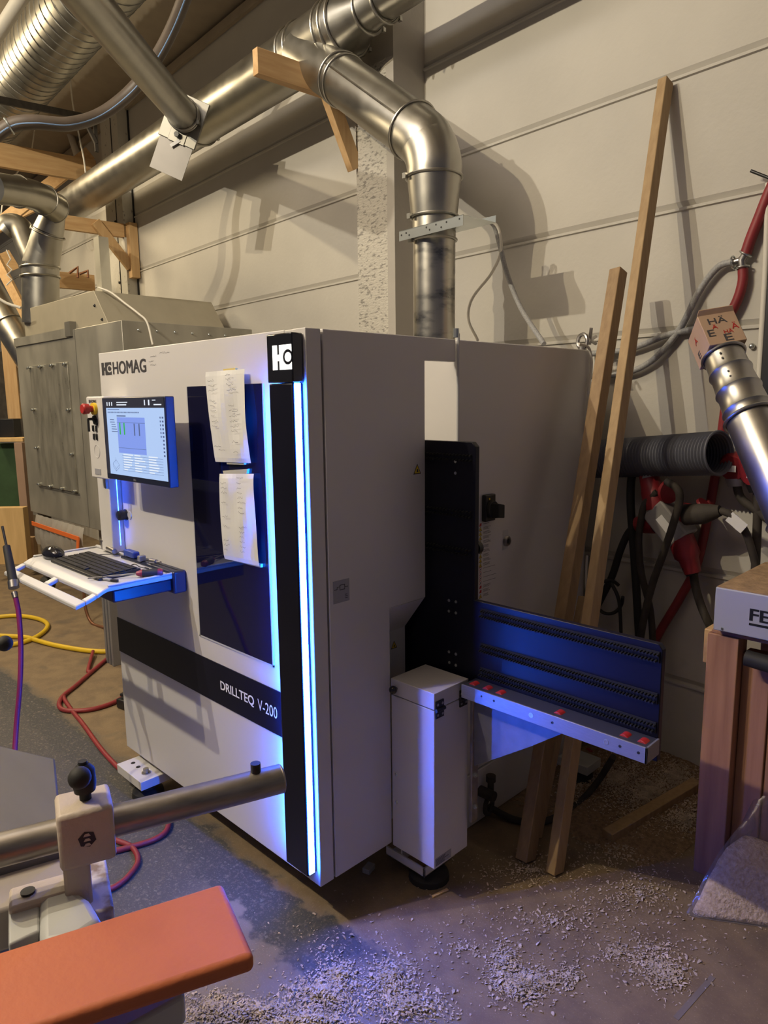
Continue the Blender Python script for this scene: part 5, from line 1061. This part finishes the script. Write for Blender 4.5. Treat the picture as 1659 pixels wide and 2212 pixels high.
on_face(facev[1], -rdx, [('Ä', -0.02, 0.005, 0.024, 0.026, 'red'), ('E', -0.03, -0.045, 0.020, 0.024, 'logo_grey')])
# carton end flaps
mb = MB(); e_ = co-rdx*0.064; mb.prism([e_+cyv*0.062+cxv*0.06, e_+cyv*0.062-cxv*0.06, e_+cyv*0.075-cxv*0.055-rdx*0.012, e_+cyv*0.075+cxv*0.055-rdx*0.012], rdx*0.002); mb.build('carton_flap', M['card'], cb)

# ================================================================ TIMBER STAND WITH GREY MACHINE
SY = 1.14
lgx0 = PY(1497, 1880, SY).x; lgx1 = PY(1578, 1640, SY).x
lz = PY(1537, 1368, SY).z
ts = thing('timber_stand', 'reddish timber stand with thick legs at the right edge', 'stand', V(lgx0+0.05, SY+0.05, 0))
mb = MB(); mb.box((lgx0, SY, 0), (lgx1, SY+0.09, lz)); mb.build('leg', M['douglas'], ts, bevel=0.003)
mb = MB(); mb.box((lgx0+0.02, 1.66, 0), (lgx1, 1.74, lz)); mb.build('leg', M['douglas'], ts, bevel=0.003)
mb = MB(); mb.box((lgx1+0.001, SY+0.05, 0.02), (lgx1+0.09, SY+0.12, lz-0.06)); mb.build('leg', M['douglas'], ts, bevel=0.003)
mb = MB(); mb.box((lgx1+0.091, SY+0.06, 0.04), (lgx1+0.6, SY+0.11, lz-0.06)); mb.build('side_panel', M['douglas'], ts, bevel=0.003)
mb = MB(); mb.box((lgx0-0.03, SY+0.05, lz-0.13), (lgx0-0.001, 1.73, lz-0.005)); mb.build('rail', M['pine'], ts, bevel=0.003)
mb = MB(); mb.box((lgx0+0.01, SY+0.01, lz), (lgx0+0.8, 1.74, lz+0.012)); mb.build('top_board', M['douglas'], ts, bevel=0.002)
FY = SY-0.03
fz0, fz1 = PY(1540, 1360, FY).z, PY(1545, 1268, FY).z; fx0 = PY(1543, 1310, FY).x
fz0 = max(fz0, lz+0.013)
gm = thing('bench_machine', 'blue grey box shaped machine with dusty top on the timber stand', 'machine', V(fx0+0.2, FY+0.2, fz0))
mb = MB(); mb.box((fx0, FY, fz0), (fx0+0.62, FY+0.50, fz1)); gb = mb.build('machine_body', M['fegrey'], gm, bevel=0.004)
mb = MB(); mb.box((fx0+0.004, FY+0.004, fz1), (fx0+0.615, FY+0.495, fz1+0.003)); mb.build('dust_layer', M['dust'], gm)
p = PY(1618, 1345, FY); 
tz0, tz1 = PY(1620, 1343, FY).z, PY(1620, 1314, FY).z
text('lettering', 'FE', V(PY(1619, 1330, FY).x, FY, tz0+0.004), (1, 0, 0), (0, 0, 1), 0.062, (tz1-tz0)-0.004, M['black'], gb, bold=0.035, label='bold black maker lettering')
mb = MB(); mb.box((PY(1618, 1346, FY).x, FY-0.0008, tz0-0.012), (PY(1618, 1346, FY).x+0.12, FY, tz0-0.004)); mb.build('lettering_underline', M['black'], gb)
mb = MB(); mb.lathe(PY(1560, 1358, FY), (0, -1, 0), [(0, 0.005), (0.003, 0.004)], 8); mb.build('screw', M['zinc'], gb)
mb = MB(); q = PD(1612, 1400, 2.35); mb.cyl(V(lgx1+0.03, SY-0.01, lz-0.055), V(lgx1+0.4, SY-0.02, lz-0.075), 0.027, 0.032, 18); tag(mb.build('rubber_handle', M['rubber']), 'dark rubber handle below the grey bench machine', 'handle')
# bag of shavings
B0 = PZ(1466, 1980, 0.0); 
def bag():
    bt = thing('shavings_bag', 'clear plastic bag half full of wood shavings on the floor at the right edge', 'bag', V(B0.x+0.35, B0.y+0.1, 0))
    dirx = (PZ(1659, 2006, 0)-B0); dirx.z = 0; dirx.normalize(); diry = V(0.25, 0.97, 0)
    nu, nv, Lb, Db = 48, 26, 0.85, 0.27; vs = []
    c = B0+dirx*Lb*0.5+diry*Db*0.5; apex = PD(1850, 1403, 2.55)
    ang = [2*math.pi*i/nu for i in range(nu)]
    def at(a, v, k=1.0):
        ca, sa = math.cos(a), math.sin(a); q = k/max(abs(ca)**9+abs(sa)**9, 1e-9)**(1/9); sc = (1-v)*0.97+0.03
        w = 1+(0.05*math.sin(5*a+7*v)+0.03*math.sin(9*a-11*v))*math.sin(math.pi*min(1, v*1.1))
        p = c+(apex-c)*v+dirx*(ca*q*Lb*0.5*sc*w)+diry*(sa*q*Db*0.5*sc*w); p.z = 0.003+(apex.z-0.003)*v; return p
    for j in range(nv+1):
        for a in ang: vs.append(at(a, j/nv*0.97))
    mb = MB(); mb.add(vs, [(j*nu+i, j*nu+(i+1) % nu, (j+1)*nu+(i+1) % nu, (j+1)*nu+i) for j in range(nv) for i in range(nu)]+[tuple(range(nu-1, -1, -1))]); mb.build('bag_film', M['film'], bt)
    vs = []; nr = 10
    def vt(a): return 0.05+0.20*max(0, 0.5-0.5*math.cos(a))**1.2+0.012*math.sin(4*a)
    for j in range(nr+1):
        for a in ang: p = at(a, vt(a)*j/nr+0.003, 0.965); vs.append(p+V(random.uniform(-1, 1), random.uniform(-1, 1), 0)*0.002)
    top = [vs[nr*nu+i] for i in range(nu)]; cen = sum(top, V(0, 0, 0))/nu
    for f in (0.75, 0.5, 0.25):
        for p in top: q = cen+(p-cen)*f; vs.append(q+V(0, 0, random.uniform(-0.008, 0.010)))
    mb = MB(); mb.add(vs, [(j*nu+i, j*nu+(i+1) % nu, (j+1)*nu+(i+1) % nu, (j+1)*nu+i) for j in range(nr+3) for i in range(nu)]+[tuple((nr+3)*nu+i for i in range(nu)), tuple(range(nu-1, -1, -1))])
    stuff(mb.build('shavings_fill', mat('bag_shavings', (0.80, 0.64, 0.50), 0.9, col2=(0.55, 0.40, 0.28), scale=75, bump=1.0, bscale=90), bt, angle=180))
    text('bag_print', 'V', at(-math.pi*0.36, 0.015)+V(-0.004, -0.006, 0), dirx, (0, 0, 1), 0.03, 0.016, M['ink'], bt, bold=0.03)
bag()

# ================================================================ FOREGROUND PLANER
PZr = 0.97
pr0, pr1 = PZ(-60, 1851, PZr), PZ(606, 1682, PZr); pu = (pr1-pr0).normalized(); pv_ = V(pu.y, -pu.x, 0)
pln = thing('planer', 'planing machine with steel guard rail, cream clamp and orange guard in the foreground', 'planer', V(pr0.x, pr0.y, 0))
mb = MB(); mb.tube([pr0, pr1], 0.0285, 32); mb.torus(pr1, pu, 0.025, 0.004); rail_ = mb.build('guard_rail', mat('worn_steel_tube', (0.36, 0.33, 0.30), 0.38, 0.9, var=0.35, scale=14, stretch=(1, 1, 6)), pln)
p = pr1-pu*0.05+V(0, 0, 0.026); mb = MB(); mb.cyl(p, p+V(0, 0, 0.020), 0.010, seg=14); mb.build('set_screw', M['black'], rail_)
mb = MB(); q = PZ(0, 1820, PZr); 
cc = PZ(186, 1797, PZr); cc = pr0+pu*((cc-pr0).dot(pu))
mb = MB(); mb.obox(cc+V(0, 0, 0.004), pu, pv_, WZ, 0.046, 0.043, 0.052); cl_ = mb.build('clamp_block', M['cream'], pln, bevel=0.008)
mb = MB(); mb.obox(cc+V(0, 0, -0.085)-pu*0.02+pv_*0.012, pu, pv_, WZ, 0.022, 0.028, 0.045); mb.obox(cc+V(0, 0, -0.105)-pu*0.075, pu, pv_, WZ, 0.055, 0.030, 0.012); mb.build('clamp_foot', M['cream'], pln, bevel=0.006)
mb = MB(); q = cc+V(0, 0, -0.093)-pu*0.10; mb.lathe(q, WZ, [(0, 0.012), (0.004, 0.012), (0.004, 0.006)], 14); mb.build('cap_screw', M['black'], cl_)
q = cc+V(0, 0, 0.056)+pu*0.004; mb = MB(); mb.lathe(q, WZ, [(0, 0.010), (0.012, 0.010), (0.016, 0.018), (0.03, 0.020), (0.055, 0.019), (0.066, 0.010)], 16); mb.cyl(q+V(0, 0, 0.066), q+V(0, 0, 0.072), 0.008, seg=10); lv = mb.build('clamp_lever', M['rubber'], pln)
ld = (PD(160, 1688, 1.15)-(q+V(0, 0, 0.045))); ld.normalize(); hb = q+V(0, 0, 0.045)+ld*0.045
mb = MB(); mb.tube([q+V(0, 0, 0.045), hb], [0.011, 0.010], 12); mb.build('lever_arm', M['alu'], lv); mb = MB(); mb.ball(hb+ld*0.006, 0.019); mb.build('lever_ball', M['rubber'], lv)
fcv = -pu*0+pv_; q = cc+pv_*0.0435; mb = MB(); mb.lathe(q+V(0, 0, 0.004), pv_, [(0, 0.015), (0.0006, 0.015)], 6); lgm = mb.build('maker_badge', M['black'], cl_)
for k, (u0, w0) in enumerate(((-0.007, 0.014), (-0.007, 0.014), (-0.007, 0.014))):
    mb = MB(); z = 0.010-0.009*k; o_ = q+pv_*0.001+V(0, 0, z); mb.prism([o_-pu*0.006, o_+pu*0.006, o_+pu*0.003+V(0, 0, 0.005), o_-pu*0.003+V(0, 0, 0.005)], pv_*0.0004); mb.build('badge_mark', M['cream'], lgm)
# tables, housings
tpz = 0.90
tq = [PZ(*q_, tpz) for q_ in ((-80, 1592), (118, 1638), (150, 1760), (-80, 1830))]
tq[2] = PZ(135, 1810, tpz); tq[3] = PZ(-80, 1870, tpz)
mb = MB(); mb.prism(tq, (0, 0, -0.05)); mb.build('planer_table', M['tablegrey'], pln, bevel=0.004)
bq = [PZ(*q_, 0.86) for q_ in ((-60, 1865), (152, 1835), (165, 1905), (20, 1960), (-60, 1985))]
mb = MB(); mb.prism(bq, (0, 0, -0.08)); mb.build('fence_carrier', mat('grey_beige_paint', (0.32, 0.28, 0.25), 0.6, var=0.15), pln, bevel=0.006)
aq = [PZ(*q_, 0.85) for q_ in ((168, 1860), (228, 1850), (246, 1958), (178, 1978))]
mb = MB(); mb.prism(aq, (0, 0, -0.03)); arm_ = mb.build('guard_arm', mat('dusty_white_arm', (0.52, 0.48, 0.47), 0.6, col2=(0.20, 0.14, 0.10), scale=22, thr=(0.34, 0.5)), pln, bevel=0.005)
hq = [PZ(*q_, 0.865) for q_ in ((18, 1948), (86, 1922), (86, 2010), (18, 2040))]
mb = MB(); mb.prism(hq, (0, 0, -0.06)); hs_ = mb.build('gear_housing', M['lgrey'], pln, bevel=0.004)
hq2 = [PZ(*q_, 0.875) for q_ in ((84, 1922), (146, 1908), (196, 1940), (222, 1985), (170, 2020), (84, 2040))]
mb = MB(); mb.prism(hq2, (0, 0, -0.07)); mb.build('round_housing', M['lgrey'], pln, bevel=0.014)
oq = [PZ(*q_, 0.915) for q_ in ((-120, 2090), (480, 1904), (550, 2062), (-120, 2282))]
mb = MB(); mb.prism(oq, (0, 0, -0.030)); og = mb.build('orange_guard', M['orange'], pln, bevel=0.010, label='orange guard bar')
og.modifiers['bevel'].segments = 4
uq = [PZ(*q_, 0.83) for q_ in ((150, 2180), (395, 2095), (398, 2150), (200, 2260))]
mb = MB(); mb.prism(uq, (0, 0, -0.05)); mb.build('guard_mount', M['lgrey'], pln, bevel=0.006)
cq = PZ(60, 1980, 0.5); mb = MB(); mb.box((0.15, -1.6, 0.0), (0.50, -0.95, 0.74)); mb.build('planer_stand', M['lgrey'], pln, bevel=0.01)
mb = MB(); mb.ball(PD(10, 1390, 1.5), 0.0165); mb.cyl(PD(8, 1390, 1.5), PD(-60, 1400, 1.5), 0.006); tag(mb.build('ball_lever', M['rubber']), 'round black lever ball poking in at the left edge', 'lever')

# ================================================================ CABLES AND LITTER UNDER THE ARM
hose('black_cable', [(1022, 1722, 0.05), (1060, 1745, 0.02), (1110, 1770), (1160, 1776), (1205, 1764), (1250, 1735), (1290, 1690, 0.06), (1325, 1635, 0.22)], 0.014, 'dustyrubber', 'thick dusty cable sagging from the air inlet behind the batten feet', 'cable')
hose('red_cable', [(1255, 1645, 0.02), (1262, 1700), (1285, 1745), (1330, 1760), (1375, 1745), (1398, 1700), (1400, 1665)], 0.010, 'redhose', 'thin reddish cable loop on the shavings under the table arm', 'cable')
hose('red_hose', [(1270, 1620), (1310, 1650), (1360, 1652), (1400, 1640)], 0.013, 'redhose', 'dusty red hose half buried in the shavings by the wall')
mb = MB(); a, b = PZ(790, 1883, 0.01), PZ(803, 1868, 0.01); mb.bar(a, b, 0.03, 0.02); tag(mb.build('wood_offcut', M['cee_grey'], bevel=0.002), 'small grey offcut on the floor under the side panel', 'offcut')
mb = MB(); a, b = PZ(934, 1937, 0.004), PZ(967, 1921, 0.004); mb.bar(a, b, 0.010, 0.005); tag(mb.build('wood_splinter', M['plybox']), 'pale wood splinter on the floor in front of the white side box', 'splinter')
mb = MB(); a, b = PZ(1540, 2110, 0.0008), PZ(1460, 2200, 0.0008); mb.bar(a, b, 0.016, 0.001); tag(mb.build('floor_tape', mat('worn_tape', (0.20, 0.165, 0.14), 0.7, var=0.2)), 'faded tape strip on the floor at the lower right', 'tape')

def mound(p):
    wx, n = p.dot(WX), p.dot(WN); d = max(0, 1-((wx-0.24)/0.38)**2)*max(0, min(1, (n-1.02)/0.65)); return max(0, -0.004+0.062*d**0.8) if d > 0 else 0
def chips(name, spots, lab, seed, big=1.0, mnd=False):
    """curled flakes: spots = (px, py, radius px, count, heap height)"""
    rnd = random.Random(seed); mb = MB()
    for px, py, rx, ry, n, hp in spots:
        for _ in range(n):
            a_, r_ = rnd.uniform(0, 2*math.pi), abs(rnd.gauss(0, 0.5))
            c = PZ(px+rx*r_*math.cos(a_), py+ry*r_*math.sin(a_), 0); s_ = big*rnd.uniform(0.0018, 0.0062)*(1.6 if rnd.random() < 0.08 else 1)
            z = 0.001+hp*max(0, 1-r_)*rnd.random()
            if mnd: z = 0.002+mound(c)+0.004*rnd.random()
            if -1.40 < c.x < 0.01 and 0.69 < c.y < 1.65: continue
            if c.dot(WN) > WD-0.02: continue
            if c.x > lgx0-0.02 and c.x < lgx1+0.02 and SY-0.02 < c.y < SY+0.1: continue
            th = rnd.uniform(0, 6.28); u = V(math.cos(th), math.sin(th), rnd.uniform(-0.3, 0.3)); v = V(-math.sin(th), math.cos(th), rnd.uniform(-0.4, 0.4)); w = rnd.uniform(0.5, 1.3)
            k = s_*rnd.uniform(0.2, 0.6); p0 = V(c.x, c.y, z)
            sk = rnd.uniform(-0.5, 0.5); pts = [p0-u*s_, p0-u*s_*0.35+V(0, 0, k*0.9), p0+u*s_*0.4+V(0, 0, k), p0+u*s_*rnd.uniform(0.5, 1.0)+V(0, 0, k*rnd.uniform(0.1, 0.8))]
            vs = []
            for i_, q in enumerate(pts): ww = w*rnd.uniform(0.25, 0.6)*(0.35 if i_ in (0, 3) else 1); q = q+v*s_*sk*(i_-1.5)*0.4; vs += [q-v*s_*ww, q+v*s_*ww*rnd.uniform(0.6, 1.2)]
            lo = min(p_.z for p_ in vs)
            if lo < 0.0005: vs = [p_+V(0, 0, 0.0005-lo) for p_ in vs]
            mb.add(vs, [(0, 1, 3, 2), (2, 3, 5, 4), (4, 5, 7, 6)])
    return stuff(tag(mb.build(name, M['shaving'], fix=False, loc=(0, 0, 0)), lab, 'shavings'))
chips('wood_shavings', [(845, 2120, 75, 75, 1300, 0.022), (880, 2175, 110, 50, 1400, 0.018), (700, 2150, 110, 60, 1800, 0.022), (730, 2110, 60, 45, 900, 0.02), (560, 2190, 150, 40, 1700, 0.018), (470, 2180, 90, 45, 1300, 0.014), (660, 2205, 120, 30, 1400, 0.014), (1090, 2080, 45, 45, 700, 0.014), (1120, 2130, 80, 55, 1300, 0.014), (1160, 2120, 70, 40, 600, 0.008), (1230, 2110, 50, 50, 250, 0.006), (1420, 2090, 90, 60, 700, 0.008), (1330, 2060, 60, 30, 200, 0.004), (1450, 2110, 50, 50, 350, 0.008)], 'loose heaps of pale wood shavings on the floor in the foreground', 3)
chips('wood_shavings', [(1380, 1930, 240, 100, 800, 0.003), (1200, 1990, 420, 120, 700, 0.003), (1350, 1830, 130, 60, 1300, 0.004), (1000, 2050, 380, 120, 380, 0.002), (700, 2050, 240, 120, 150, 0.002), (1150, 1880, 200, 60, 700, 0.002), (1400, 2050, 300, 140, 450, 0.002)], 'scattered wood flakes across the floor between the battens and the bag', 4)
# low mound of dust and shavings against the wall
mb = MB(); nx_, ny_ = 46, 34; rnd = random.Random(9); vs = []
for j in range(ny_+1):
    for i in range(nx_+1):
        wx = -0.15+0.75*i/nx_; n = 1.0+(WD-0.003-1.0)*j/ny_
        d = max(0, 1-((wx-0.24)/0.38)**2)*max(0, min(1, (n-1.02)/0.65)); vs.append(W3(wx, n, -0.004+0.062*d**0.8+rnd.uniform(-0.003, 0.003)*(d > 0)))
mb.add(vs, [(j*(nx_+1)+i, j*(nx_+1)+i+1, (j+1)*(nx_+1)+i+1, (j+1)*(nx_+1)+i) for j in range(ny_) for i in range(nx_)])
stuff(tag(mb.build('sawdust_mound', mat('brown_sawdust', (0.33, 0.22, 0.13), 0.95, col2=(0.17, 0.11, 0.065), scale=60, bump=1.0, bscale=90), angle=180, loc=(0.2, 1.5, 0)), 'low brown mound of sawdust against the foot of the wall', 'sawdust'))
chips('wood_shavings', [(1400, 1730, 110, 70, 5200, 0.035), (1330, 1700, 90, 60, 3600, 0.05), (1460, 1700, 60, 60, 2600, 0.05), (1480, 1780, 60, 40, 1200, 0.012), (1250, 1700, 70, 60, 1200, 0.012)], 'brown heap of wood shavings under the black table arm by the wall', 5, 1.0, True)

# repeats of one kind share a group phrase
kinds = {}
for o in bpy.data.objects:
    if o.parent is None and 'category' in o.keys(): kinds.setdefault(o.name.split('.')[0], []).append(o)
for k, v in kinds.items():
    if len(v) > 1:
        w = k.replace('_', ' ')
        for o in v: o['group'] = w if w.endswith('s') else w+('es' if w.endswith('x') else 's')
